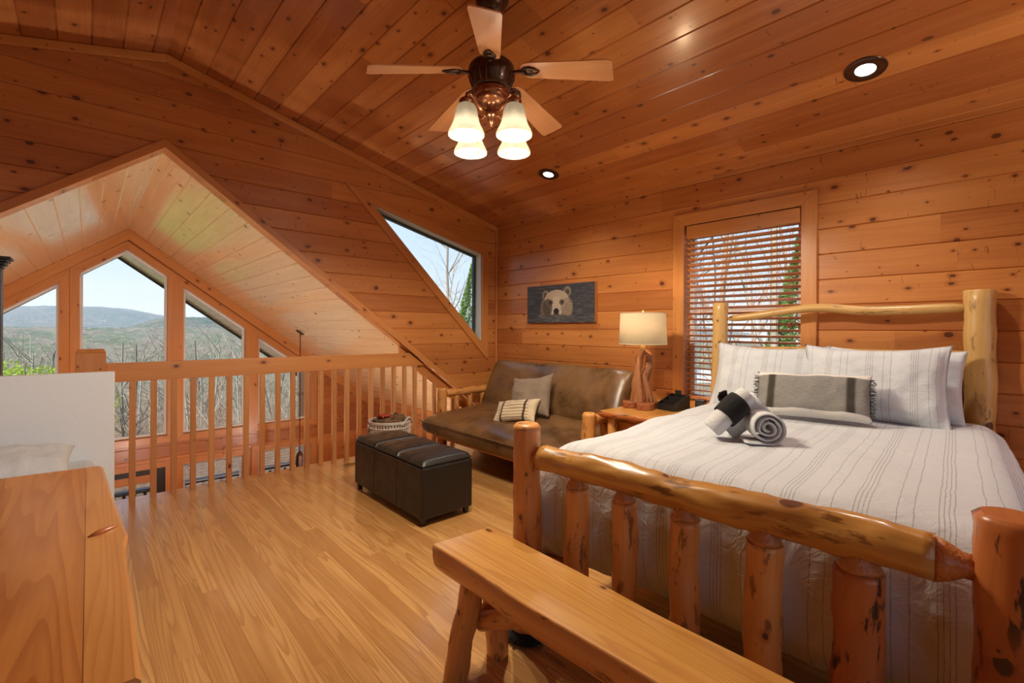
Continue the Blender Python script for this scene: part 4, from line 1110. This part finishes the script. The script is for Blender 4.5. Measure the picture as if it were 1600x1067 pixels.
# ================================================================== CEILING FAN
FX, FYY, ZC = 1.562, 1.884, 2.991
fan = thing('ceiling_fan', 'bronze ceiling fan with five wooden blades and a four-shade light kit', 'ceiling fan', (FX, FYY, 0))
b = bmn(); Mt = Matrix.Translation((0, 0, ZC)) @ Matrix.Rotation(math.atan(.247), 4, 'Y')
lathe(b, [(.001, .0), (.085, .0), (.09, -.012), (.082, -.03), (.078, -.05), (.055, -.085), (.022, -.10), (.001, -.10)], 36, Mt); obj('canopy', b, 'bronze', fan)
b = bmn(); tube(b, [(0, 0, 2.66), (0, 0, 2.93)], .013, 14); lathe(b, [(.001, 2.70), (.03, 2.69), (.034, 2.66), (.02, 2.65), (.001, 2.65)], 20); obj('downrod', b, 'bronze', fan)
b = bmn(); prof = [(.001, 2.655), (.06, 2.65), (.10, 2.635), (.117, 2.618), (.122, 2.600), (.118, 2.592), (.124, 2.588), (.118, 2.56), (.100, 2.515), (.088, 2.497), (.001, 2.495)]
lathe(b, prof, 40); obj('motor_housing', b, 'bronze', fan)
b = bmn()
for k in range(20):
    a = 2*PI*k/20; d_ = Vector((math.cos(a), math.sin(a), 0)); tube(b, [d_*.121+Vector((0, 0, 2.585)), d_*.1185+Vector((0, 0, 2.56)), d_*.099+Vector((0, 0, 2.512))], .0032, 5)
obj('housing_ribs', b, 'bronze', fan)
b = bmn(); lathe(b, [(.001, 2.497), (.088, 2.496), (.093, 2.488), (.088, 2.48), (.092, 2.474), (.085, 2.462), (.078, 2.458), (.080, 2.450), (.070, 2.437), (.045, 2.428), (.030, 2.418), (.024, 2.400), (.026, 2.382), (.034, 2.372), (.028, 2.360), (.018, 2.352), (.020, 2.340), (.012, 2.325), (.004, 2.312), (.001, 2.308)], 36); obj('light_fitter', b, 'copper', fan)
def blade_bm():
    b = bmn(); n = 26
    def hw(t):   # half width along the blade
        base_ = .050+.022*t
        e0 = math.sqrt(max(0, 1-(1-min(1, t/.10))**2)); e1 = math.sqrt(max(0, 1-(max(0, t-.95)/.05)**2.5))*.12+.88 if t > .95 else 1
        return max(.003, base_*max(e0, .12)*e1)
    top = []; bot = []
    for i in range(n+1):
        t = i/n; t = t**1.0; x = t*.475
        w_ = hw(t); row = []
        for s in (-1, -.33, .33, 1): row.append((x, s*w_))
        top.append([b.verts.new((p[0], p[1], .003)) for p in row]); bot.append([b.verts.new((p[0], p[1], -.003)) for p in row])
    for i in range(n):
        for k in range(3):
            for L_, fl in ((top, 0), (bot, 1)):
                q = [L_[i][k], L_[i+1][k], L_[i+1][k+1], L_[i][k+1]]
                if fl: q = q[::-1]
                face(b, q, [(v.co.y, v.co.x) for v in q])
        for k, fl in ((0, 0), (3, 1)):
            q = [top[i][k], bot[i][k], bot[i+1][k], top[i+1][k]]
            if fl: q = q[::-1]
            face(b, q, [(v.co.z, v.co.x) for v in q])
    for i, fl in ((0, 1), (n, 0)):
        q = [top[i][k] for k in range(4)]+[bot[i][k] for k in (3, 2, 1, 0)]
        face(b, q, [(v.co.z, v.co.y) for v in q])
    bmesh.ops.recalc_face_normals(b, faces=b.faces[:]); return b
def bracket_bm():
    b = bmn()
    P = [(-.075, 0, -.035), (-.055, 0, -.022), (-.03, 0, -.012), (0, 0, -.008), (.03, 0, -.010)]
    tube(b, P, [.010, .010, .009, .010, .012], 10)
    for s in (-1, 1):
        tube(b, [(.0, 0, -.008), (.025, s*.020, -.0075), (.055, s*.026, -.007), (.085, s*.015, -.0065), (.105, 0, -.006)], [.005, .007, .008, .006, .004], 8)
    lathe(b, [(.001, -.006), (.022, -.006), (.018, -.012), (.001, -.014)], 16, c=(.05, 0)); return b
for k in range(5):
    a = math.radians(155.7+72*k)
    Mb = Matrix.Rotation(a, 4, 'Z') @ Matrix.Translation((.155, 0, 2.578)) @ Matrix.Rotation(math.radians(9.5), 4, 'Y') @ Matrix.Rotation(math.radians(-12), 4, 'X')
    bl = obj('blade', blade_bm(), 'blade', fan); bl.matrix_basis = Mb
    br = obj('blade_bracket', bracket_bm(), 'bronze', bl)
for k in range(4):
    a = math.radians(47.7+45+90*k); d_ = Vector((math.cos(a), math.sin(a), 0)); R_ = .168
    b = bmn(); tube(b, [d_*.03+Vector((0, 0, 2.385)), d_*.07+Vector((0, 0, 2.375)), d_*.11+Vector((0, 0, 2.40)), d_*.14+Vector((0, 0, 2.43)), d_*.163+Vector((0, 0, 2.425)), d_*R_+Vector((0, 0, 2.40))], [.006, .0065, .006, .007, .009, .010], 10)
    obj('light_arm', b, 'copper', fan)
    b = bmn(); lathe(b, [(.001, 2.405), (.018, 2.402), (.034, 2.392), (.037, 2.380), (.030, 2.372), (.028, 2.352), (.001, 2.350)], 24, c=tuple((d_*R_)[:2])); obj('socket_cup', b, 'copper', fan)
    b = bmn(); lathe_open(b, [(.028, 2.368), (.040, 2.360), (.049, 2.343), (.054, 2.322), (.056, 2.303), (.059, 2.298), (.061, 2.282), (.070, 2.258), (.081, 2.238), (.088, 2.222), (.087, 2.212)], 40, c=tuple((d_*R_)[:2])); sh = obj('lamp_shade', b, 'shade_glass', fan, solid=.003)
    b = bmn(); lathe(b, [(.001, 2.345), (.012, 2.34), (.014, 2.315), (.024, 2.29), (.026, 2.272), (.018, 2.255), (.001, 2.248)], 16, c=tuple((d_*R_)[:2])); obj('bulb', b, 'bulb', sh)
    light('fan_bulb_light', 'POINT', (FX+d_.x*R_, FYY+d_.y*R_, 2.232), 42, (1, .86, .66), .012)
for (dx, dy) in ((-.055, .04), (.06, -.05)):
    b = bmn(); tube(b, [(dx, dy, 2.45), (dx, dy, 2.185)], .0012, 5); lathe(b, [(.001, 2.190), (.008, 2.186), (.010, 2.178), (.006, 2.170), (.001, 2.168)], 12, c=(dx, dy)); obj('pull_chain', b, 'brass', fan)

# recessed downlights
def can(x, y, label):
    z = 3.27-.2469*abs(x-.43); s = 1 if x > .43 else -1
    c = thing('recessed_downlight', label, 'ceiling light', (x, y, z-.001)); c.rotation_euler = (0, s*math.atan(.2469), 0)
    b = bmn(); lathe_open(b, [(.046, -.004), (.050, -.008), (.088, -.006), (.094, -.001), (.094, 0.0), (.046, 0.0)], 40); obj('trim_ring', b, 'bronze', c)
    b = bmn(); lathe_open(b, [(.001, -.002), (.030, -.002), (.040, -.005), (.048, -.004)], 32); obj('lens', b, 'can_lens', c)
    light('downlight_beam', 'SPOT', (x, y, z-.03), 48, (1, .93, .82), .045, (0, 0, 0), math.radians(125), 1.0)
can(3.028, .571, 'recessed downlight with black trim, nearer one above the bed')
can(3.028, 2.855, 'small recessed downlight with black trim, farther one above the futon')
can(3.028, -1.5, 'added fill downlight, unseen, behind the viewpoint on the right slope')  # out of view, added as extra fill for the room
can(-2.0, 2.9, 'added fill downlight, unseen, on the left slope nearer the gable opening')  # added outside the frame to light the left side

# ================================================================== LEFT FOREGROUND
tb = thing('live_edge_table', 'varnished live edge slab table in the left foreground', 'table', (0, 0, 0))
TZ = .78
def slab_top():
    # right strip with the live edge, as seen: notch near y=1.55
    edge = [(.078, .80), (.075, .86), (.066, 1.0), (.060, 1.15), (.057, 1.3), (.056, 1.40), (.062, 1.47), (.060, 1.53), (.045, 1.60), (.040, 1.68), (.038, 1.85), (.034, 2.0), (.022, 2.09), (.002, 2.125)]
    return edge
edge = [(.050, .80), (.053, 1.0), (.055, 1.2), (.0575, 1.30), (.065, 1.37), (.064, 1.41), (.0600, 1.45), (.057, 1.52), (.055, 1.585), (.049, 1.72), (.044, 1.9), (.0377, 2.09), (.030, 2.108)]
b = bmn()
def slabpoly(b, P, z0, z1, lean=.012):
    lv = []
    for z, k in ((z1, 0), (z1-.006, lean*.5), (z0+.01, lean*.3), (z0, -lean)): lv.append([b.verts.new((p[0]+(k if p[2] else 0), p[1], z)) for p in P])
    face(b, lv[0], [(v.co.x, v.co.y) for v in lv[0]]); face(b, lv[-1][::-1], [(v.co.x, v.co.y) for v in lv[-1][::-1]])
    for A, B in zip(lv, lv[1:]):
        for i in range(len(P)):
            j = (i+1) % len(P); q = [A[i], B[i], B[j], A[j]]; face(b, q, [(v.co.z+3, v.co.x+v.co.y) for v in q], False)
    bmesh.ops.recalc_face_normals(b, faces=b.faces[:])
P = [(x, y, 1) for x, y in edge]+[(.001, 2.112, 0), (-.002, .80, 0)]
slabpoly(b, P, TZ-.06, TZ+.001); obj('edge_board', b, 'slab_edge', tb)['label'] = 'paler golden board with the live edge'
b = bmn(); tube(b, [(.004, 1.405, TZ-.001), (.02, 1.412, TZ+.001), (.045, 1.432, TZ+.001), (.060, 1.445, TZ-.006)], [.004, .009, .008, .005], 10); obj('branch_scar', b, 'log_dark', tb)['label'] = 'dark branch scar crossing the edge board'
b = bmn(); P = [(-.0025, .80, 0), (.0005, 2.112, 0), (-.2, 2.132, 0), (-1.3, 2.20, 0), (-1.3, .80, 0)]
slabpoly(b, P, TZ-.06, TZ, 0); obj('table_top', b, 'slab', tb)
for x, y in ((-.16, .95), (-.16, 1.98), (-1.15, .95), (-1.15, 1.98)): log('leg', (x, y, 0), (x, y, TZ-.06), .055, 'log', tb, 80+x*7+y*3, .055)

dbd = thing('day_bed', 'white panel bed at the left with its tall headboard against the railing', 'bed', (-.62, 2.2, 0))
b = bmn(); box(b, -.8, .757, 1.80, 1.85, .02, .961, 0); obj('headboard', b, 'grey_board', dbd, bevel=.005)
b = bmn(); box(b, -.75, .66, .02, 1.79, .08, .22, 0); obj('bed_base', b, 'white_cloth', dbd, bevel=.02)
b = bmn(); box(b, -.75, .66, .02, 1.79, .225, .42, 0); tag(obj('mattress', b, 'white_cloth', None, bevel=.04, loc=(-.62, 2.2, 0)), 'plain white mattress on the left bed behind the table', 'mattress')
b = pillow_bm(.62, .42, .16, 31, nu=40); o = obj('pillow', b, 'white_cloth'); o.location = (-.36, 3.62, .505); o.rotation_euler = (math.radians(14), math.radians(3), 0); tag(o, 'white pillow on the left bed against the tall pale headboard', 'pillow')

bc_ = thing('black_bookcase', 'tall black cabinet edge with stepped crown at the far left', 'cabinet', (-.85, 4.145, 0))
b = bmn(); box(b, -.42, .472, -.05, .06, 0, 1.60, 2); obj('body', b, 'black_paint', bc_, bevel=.003)
for i, (o_, z) in enumerate(((.008, 1.60), (.020, 1.618), (.030, 1.636), (.042, 1.652))):
    b = bmn(); box(b, -.42-o_, .472+o_, -.05-o_*.6, .06+o_*.6, z, z+.016, 0); obj('crown', b, 'black_paint', bc_, bevel=.004)

# ================================================================== PENDANT IN THE GREAT ROOM
px_, py_, pz_ = 2.299, 7.11, 1.19
pd = thing('pendant_lantern', 'dark lantern hanging on a chain from the great room ceiling', 'pendant light', (px_, py_, 0))
b = bmn(); lathe(b, [(.001, 0), (.06, 0), (.062, -.01), (.04, -.02), (.001, -.022)], 24, Matrix.Translation((0, 0, pz_)) @ Matrix.Rotation(math.atan(.75), 4, 'Y')); obj('canopy', b, 'bronze', pd)
b = bmn(); z = pz_-.02; k = 0
while z > -.55:
    ring = [Vector((.010*math.cos(t)*(1 if k % 2 else 0), .010*math.cos(t)*(0 if k % 2 else 1), z+.022*math.sin(t))) for t in [2*PI*i/10 for i in range(11)]]
    tube(b, ring, .003, 5, cap=False); z -= .036; k += 1
tube(b, [(.004, 0, pz_-.02), (.006, .004, .4), (-.004, 0, -.55)], .0035, 5)
obj('chain', b, 'bronze', pd)
b = bmn(); lathe(b, [(.001, -.54), (.03, -.56), (.05, -.60), (.05, -.78), (.03, -.80), (.001, -.80)], 6, smooth=False); obj('lantern_body', b, 'bronze', pd)

# unseen uplights added on the lower floor to brighten the great room ceiling
for x, y, wh in ((-1.6, 5.0, 'left'), (.6, 4.8, 'middle'), (2.6, 5.0, 'right')):
    tl = thing('added_torchiere', 'added bronze fill uplight, unseen, on the lower storey, the %s one of three' % wh, 'lamp', (x, y, -2.75))
    b = bmn(); lathe(b, [(.001, 0), (.14, 0), (.14, .02), (.02, .035), (.001, .035)], 24); obj('base', b, 'bronze', tl)
    b = bmn(); tube(b, [(0, 0, .03), (0, 0, 1.55)], .012, 10); obj('pole', b, 'bronze', tl)
    b = bmn(); lathe_open(b, [(.02, 1.55), (.10, 1.58), (.17, 1.66)], 28); obj('bowl', b, 'bronze', tl, solid=.003)
    light('added_torchiere_light', 'POINT', (x, y, -2.75+1.625), 105, (1, .94, .86), .08)

# ================================================================== OUTDOORS
# deck with a dark railing
M['deck'] = flat('weathered deck boards', (.42, .38, .33), .8)
b = bmn(); box(b, -4, 6, YF+.14, 10.95, -2.95, -2.85, 0); struct('floor.002', b, 'deck')
M['iron'] = flat('dark brown stained rail', (.045, .025, .022), .5)
dk = thing('deck_railing', 'dark stained deck railing seen through the lower windows', 'railing', (0, 10.83, .11))
b = bmn(); box(b, -4, 6, -.07, .07, -1.86, -1.80, 0); obj('top_rail', b, 'iron', dk)
b = bmn(); box(b, -4, 6, -.03, .03, -2.75, -2.69, 0); obj('bottom_rail', b, 'iron', dk)
for i in range(44):
    b = bmn(); x = -3.1+i*.15; box(b, x-.022, x+.022, -.02, .02, -2.69, -1.86, 2); obj('baluster', b, 'iron', dk)

def terrain_mat(name, a, b_, c, sc, bd=3.0):
    m = N(name); gp = m.n('NewGeometry').outputs['Position']
    n1 = m.noise(gp, sc, 4, .6); n2 = m.noise(gp, sc*5, 4, .7)
    col = m.mix(m.step(n1, .46, .56), a, b_); col = m.mix(m.step(n2, .52, .62), col, c); n3 = m.noise(gp, sc*22, 3, .7); col = m.mix(m.math('MULTIPLY', m.step(n3, .40, .62), .6), col, tuple(q*.45 for q in a))
    m.bsdf(col, 1.0, m.bump(m.math('ADD', n2, m.math('MULTIPLY', n3, .5)), 1.0, bd), spec=0); return m.m
M['ground'] = terrain_mat('leaf litter slope', (.36, .29, .20), (.42, .36, .24), (.28, .23, .16), .05)
M['valley'] = terrain_mat('valley woods', (.23, .20, .15), (.12, .16, .08), (.30, .27, .19), .012)
M['ridge'] = terrain_mat('wooded ridge', (.16, .155, .11), (.07, .11, .05), (.24, .21, .15), .006, 14)
M['far_ridge'] = terrain_mat('far wooded ridge', (.15, .14, .11), (.08, .11, .065), (.28, .25, .19), .004, 30)
def ridge_strip(name, mat, y0, y1, x0, x1, nx, ny, zf, label):
    b = bmn(); grid(b, nx, ny, lambda u, v: Vector((x0+(x1-x0)*u, y0+(y1-y0)*v, zf(x0+(x1-x0)*u, y0+(y1-y0)*v))), smooth=name.startswith('ground'))
    o = struct(name, b, mat, label=label); return o
def gz(x, y):
    d = max(0, y-9); z = -3.4-.26*min(d, 90)-.08*max(0, min(d-90, 200)); z += 1.2*noise.noise(Vector((x*.03, y*.03, 0)))*min(1, d/20)
    if x > 4.5: z += 0
    return z
ridge_strip('ground_slope', 'ground', -60, 300, -260, 260, 100, 90, lambda x, y: gz(x, y) if y > 9 else -3.4-.10*max(0, x-5)-.0*y, 'leaf covered slope falling away below the deck')
def bumps(x, y, s, a): return a*abs(noise.noise(Vector((x/s, y/s, 0))))+a*.7*noise.noise(Vector((x/s*2.7, y/s*2.7, 3)))
ridge_strip('hill_valley', 'valley', 260, 1500, -1600, 2200, 300, 110, lambda x, y: -46-max(0, (y-260))*.008+(y > 800)*0+max(0, (y-900)/600)*55+bumps(x, y, 14, 5.5), 'brown and green wooded valley floor')
sg = lambda q: 1/(1+math.exp(-max(-40, min(40, q))))
def mid_r(x, y):
    t = (y-1400)/900; a = x/y; prof = -28+72*sg((a-.065)/.022)+10*noise.noise(Vector((x/300, 1, 0)))+5*noise.noise(Vector((x/90, 1, 0)))
    return -58+(prof+58)*math.sin(min(1, max(0, t))*PI/2)+bumps(x, y, 20, 6)
ridge_strip('hill_middle', 'ridge', 1400, 2300, -2400, 4200, 330, 70, mid_r, 'green wooded ridge in the middle distance')
def far_r(x, y):
    t = (y-3200)/1600; a = x/y
    prof = 150-76*sg((a-.078)/.014)-14*sg((-.045-a)/.012)+7*noise.noise(Vector((x/400, 2, 0)))+5*noise.noise(Vector((x/120, 5, 0)))
    return -50+(prof+50)*math.sin(min(1, max(0, t))*PI/2)+bumps(x, y, 30, 7)+24*noise.noise(Vector((x/260, y/300, 9)))*math.sin(PI*min(1, max(0, t)))
ridge_strip('hill_far', 'far_ridge', 3200, 4800, -5200, 7000, 360, 60, far_r, 'blue hazy mountain ridge on the horizon')
# haze over the valley
m = N('valley haze'); vs_ = m.n('VolumeScatter'); vs_.inputs['Color'].default_value = (.58, .77, 1, 1); vs_.inputs['Density'].default_value = .00021; vs_.inputs['Anisotropy'].default_value = .2
m.t.links.new(vs_.outputs[0], m.out.inputs[1]); M['haze'] = m.m
b = bmn(); box(b, -9000, 9000, 330, 6000, -200, 420, 2); tag(obj('valley_haze', b, 'haze'), 'thin blue haze over the valley and ridges', 'haze', kind='stuff')

ds = thing('gutter_downspout', 'pale grey downspout outside the rightmost gable window', 'downspout', (3.02, 9.25, 0))
b = bmn(); box(b, -.07, .07, -.05, .05, -2.8, .42, 2); obj('pipe', b, 'vinyl', ds, bevel=.01)
b = bmn(); box(b, -.085, .085, -.06, .06, -.02, .04, 0); obj('strap', b, 'vinyl_grey', ds)
# bare trees
m = N('pale bark'); c_, p_ = m.pos(); m.bsdf(m.mix(m.noise(c_, 8, 3), (.24, .21, .17), (.40, .36, .29)), .95, spec=.1); M['bark'] = m.m
M['twig'] = flat('reddish twigs', (.36, .25, .18), .95, spec=.1)
M['dark_bark'] = flat('dark bark', (.20, .17, .14), .95, spec=.1)
def leafm(name, a, b_):
    m = N(name); c_, p_ = m.pos(); d = m.n('BsdfDiffuse'); t = m.n('BsdfTranslucent'); col = m.mix(m.noise(c_, 3, 2), a, b_)
    m.put(d.inputs[0], col); m.put(t.inputs[0], col); mx = m.n('MixShader'); mx.inputs[0].default_value = .35
    L = m.t.links.new; L(d.outputs[0], mx.inputs[1]); L(t.outputs[0], mx.inputs[2]); L(mx.outputs[0], m.out.inputs[0]); return m.m
M['spring'] = leafm('yellow green spring leaves', (.42, .50, .08), (.22, .34, .06))
M['needle'] = leafm('evergreen needles', (.10, .19, .05), (.20, .30, .09))
def bare_tree(seed, H=13, dens=1.0, r0=.13, mat='bark', spread=1.0, depth=4):
    rnd = random.Random(seed); b = bmn()
    def grow(p, d, L, r, lvl):
        n = 5 if lvl < 2 else 4; pts = [p]; q = p.copy(); dd = d.copy()
        for i in range(n-1):
            dd = (dd+Vector((rnd.uniform(-1, 1), rnd.uniform(-1, 1), rnd.uniform(-.3, .7)))*(.10 if lvl == 0 else .22)).normalized(); q = q+dd*L/(n-1); pts.append(q)
        tube(b, pts, [r*(1-.6*i/(n-1)) for i in range(n)], 5 if lvl < 2 else 3, cap=False)
        if lvl >= depth: return
        nb = [13, 5, 4, 3][min(lvl, 3)]; nb = max(2, int(nb*dens))
        for k in range(nb):
            t = rnd.uniform(.25 if lvl == 0 else .2, 1); i = min(int(t*(n-1)), n-2); f = t*(n-1)-i; pp = pts[i].lerp(pts[i+1], f)
            a = rnd.uniform(0, 2*PI); axis = (pts[i+1]-pts[i]).normalized(); o1 = axis.orthogonal().normalized(); o1.rotate(Matrix.Rotation(a, 3, axis))
            nd = (axis*rnd.uniform(.55, 1.0)+o1*rnd.uniform(.5, .9)*spread).normalized()
            grow(pp, nd, L*rnd.uniform(.32, .52)*(1.05-.45*t if lvl == 0 else 1), r*rnd.uniform(.28, .42)*(1.1-.4*t), lvl+1)
    grow(Vector((0, 0, 0)), Vector((rnd.uniform(-.05, .05), rnd.uniform(-.05, .05), 1)).normalized(), H, r0, 0)
    return b
def tree_mesh(name, b, mats, weights=None):
    me = bpy.data.meshes.new(name); b.to_mesh(me); b.free()
    for x in mats: me.materials.append(M[x])
    return me
TM = [tree_mesh('bare_tree', bare_tree(s, H, dn, r_), [mt]) for s, H, dn, r_, mt in ((1, 14, .9, .13, 'bark'), (2, 13, .95, .11, 'bark'), (3, 15, .9, .15, 'dark_bark'), (4, 11, 1.0, .09, 'twig'), (5, 12, 1.0, .09, 'bark'))]
rnd = random.Random(11); placed = []
KIND = {}
def tree_at(me, x, y, z, s, label, group, name='bare_tree', cat='tree'):
    if me in TM:
        k = ('tall pale barked', 'slim pale barked', 'tall dark trunked', 'short reddish twigged', 'pale spreading')[TM.index(me)]
        label = k+' '+label; group = k+' '+group
    o = bpy.data.objects.new(name, me); COL.objects.link(o); o.location = (x, y, z); o.scale = (s, s, s); o.rotation_euler = (0, 0, rnd.uniform(0, 6.28)); return tag(o, label, cat, group)
n = 0
SH = TM
while n < 270:
    t = rnd.random(); d = 30+rnd.random()**1.1*130; a = rnd.uniform(-.52, .42); x = a*d; y = 6+d*.95
    z = gz(x, y); me = rnd.choice(TM)
    top = 1.25-.055*math.hypot(x, y)*rnd.uniform(.75, 1.25)       # crowns reach just under the horizon line
    s = max(.6, min(1.9, (top-z)/13.5)); tree_at(me, x, y, z-.2, s, 'leafless tree in the dense woods below the gable windows', 'leafless trees on the slope'); n += 1
b = bmn(); rb = random.Random(77)
for i in range(9000):
    d = 20+rb.random()**1.4*60 if i < 5200 else 55+rb.random()*200; a = rb.uniform(-.40, .50); x = a*d; y = 4+d; z = gz(x, y); h = rb.uniform(1.5, 4.2)*(1+d/70)
    p = Vector((x, y, z)); lean = Vector((rb.gauss(0, .22), rb.gauss(0, .22), 1)); q = p+lean*h*.5; r_ = q+Vector((rb.gauss(0, .3), rb.gauss(0, .3), 1))*h*.5
    w_ = .004+.00034*d; tube(b, [p, q, r_], [w_, w_*.7, w_*.3], 3, cap=False)
    for k in range(3):
        t = rb.uniform(.2, .9); s0 = p.lerp(q, t*2) if t < .5 else q.lerp(r_, t*2-1)
        e_ = s0+Vector((rb.gauss(0, 1), rb.gauss(0, 1), abs(rb.gauss(.6, .5))))*h*.22; tube(b, [s0, e_], [w_*.5, w_*.2], 3, cap=False)
tag(obj('brushwood', b, 'twig'), 'tangle of thin saplings and twigs on the slope', 'brush', kind='stuff')
# trees to the right, outside the bedroom window and the triangular window
for i in range(15):
    x = rnd.uniform(9, 30); y = rnd.uniform(-1.5, 14)*x/14; me = rnd.choice(TM)
    tree_at(me, x, y, -3.6-.10*(x-5), rnd.uniform(.8, 1.25), 'leafless tree outside the bedroom window blind', 'leafless trees to the right of the cabin')
for i in range(7):
    x = rnd.uniform(14, 30); y = x*rnd.uniform(1.05, 1.75)+2; tree_at(rnd.choice(TM), x, y, gz(x, y)+1.5, rnd.uniform(1.0, 1.4), 'leafless tree whose branches cross the triangular window', 'leafless trees beyond the triangular window')
def leafy(seed, H, crown, nl, mat, conifer=False):
    rnd = random.Random(seed); b = bmn()
    tube(b, [(0, 0, 0), (.05, 0, H*.5), (0, 0, H*.97)], [H*.014, H*.01, H*.003], 6, cap=False)
    k_ = len(b.faces)
    for i in range(nl):
        if conifer:
            t = rnd.random()**.7; z = H*(.12+.86*(1-t)); R_ = crown*t*(.35+.65*rnd.random()**.5); a = rnd.uniform(0, 6.283); tier = math.floor(z/(H*.045)); a0 = (tier*2.4) % 6.283
            a = a0+2*PI/7*rnd.randrange(7)+rnd.gauss(0, .12); z -= R_*.12
            p = Vector((R_*math.cos(a), R_*math.sin(a), z)); dirv = Vector((math.cos(a+rnd.gauss(0, .5)), math.sin(a+rnd.gauss(0, .5)), rnd.uniform(-.3, .25))); s = .16; w = .03
        else:
            z = H*.45+H*.5*rnd.random(); R_ = crown*math.sqrt(max(0, 1-((z-H*.68)/(H*.34))**2))*rnd.random()**.4; a = rnd.uniform(0, 6.283)
            p = Vector((R_*math.cos(a), R_*math.sin(a), z)); p += Vector((noise.noise(p*.9), noise.noise(p*.9+Vector((5, 0, 0))), 0))*.8; dirv = Vector((rnd.gauss(0, 1), rnd.gauss(0, 1), rnd.gauss(0, 1))); s = .10; w = .06
        dirv.normalize(); sd = dirv.orthogonal().normalized(); sd.rotate(Matrix.Rotation(rnd.uniform(0, 3), 3, dirv))
        q = [b.verts.new(p), b.verts.new(p+dirv*s*.5+sd*w), b.verts.new(p+dirv*s), b.verts.new(p+dirv*s*.5-sd*w)]
        f = face(b, q, [(0, 0)]*4); f.material_index = 1
    me = bpy.data.meshes.new('leafy'); b.to_mesh(me); b.free(); me.materials.append(M['dark_bark']); me.materials.append(M[mat]); return me
sp = leafy(3, 9, 3.2, 9000, 'spring'); cf = leafy(5, 13, 3.0, 26000, 'needle', True)
for x, y, s, lb in ((-2.3, 34, 1.10, 'yellow green spring tree below the leftmost gable window'), (-5.6, 40, 1.25, 'yellow green spring tree at the far left edge of the gable view')): tree_at(sp, x, y, gz(x, y)-.3, s, lb, None, 'spring_tree')
tree_at(cf, 15.6, 20.2, -6.6, .92, 'green evergreen filling the right side of the triangular window', None, 'evergreen_tree')
tree_at(cf, 15.5, 4.2, -5.2, .8, 'evergreen at the right side of the bedroom window view', None, 'evergreen_tree')
for o in list(S.objects):
    if o.name.startswith('hill_') or o.name.startswith('ground_'): o['kind'] = 'structure'
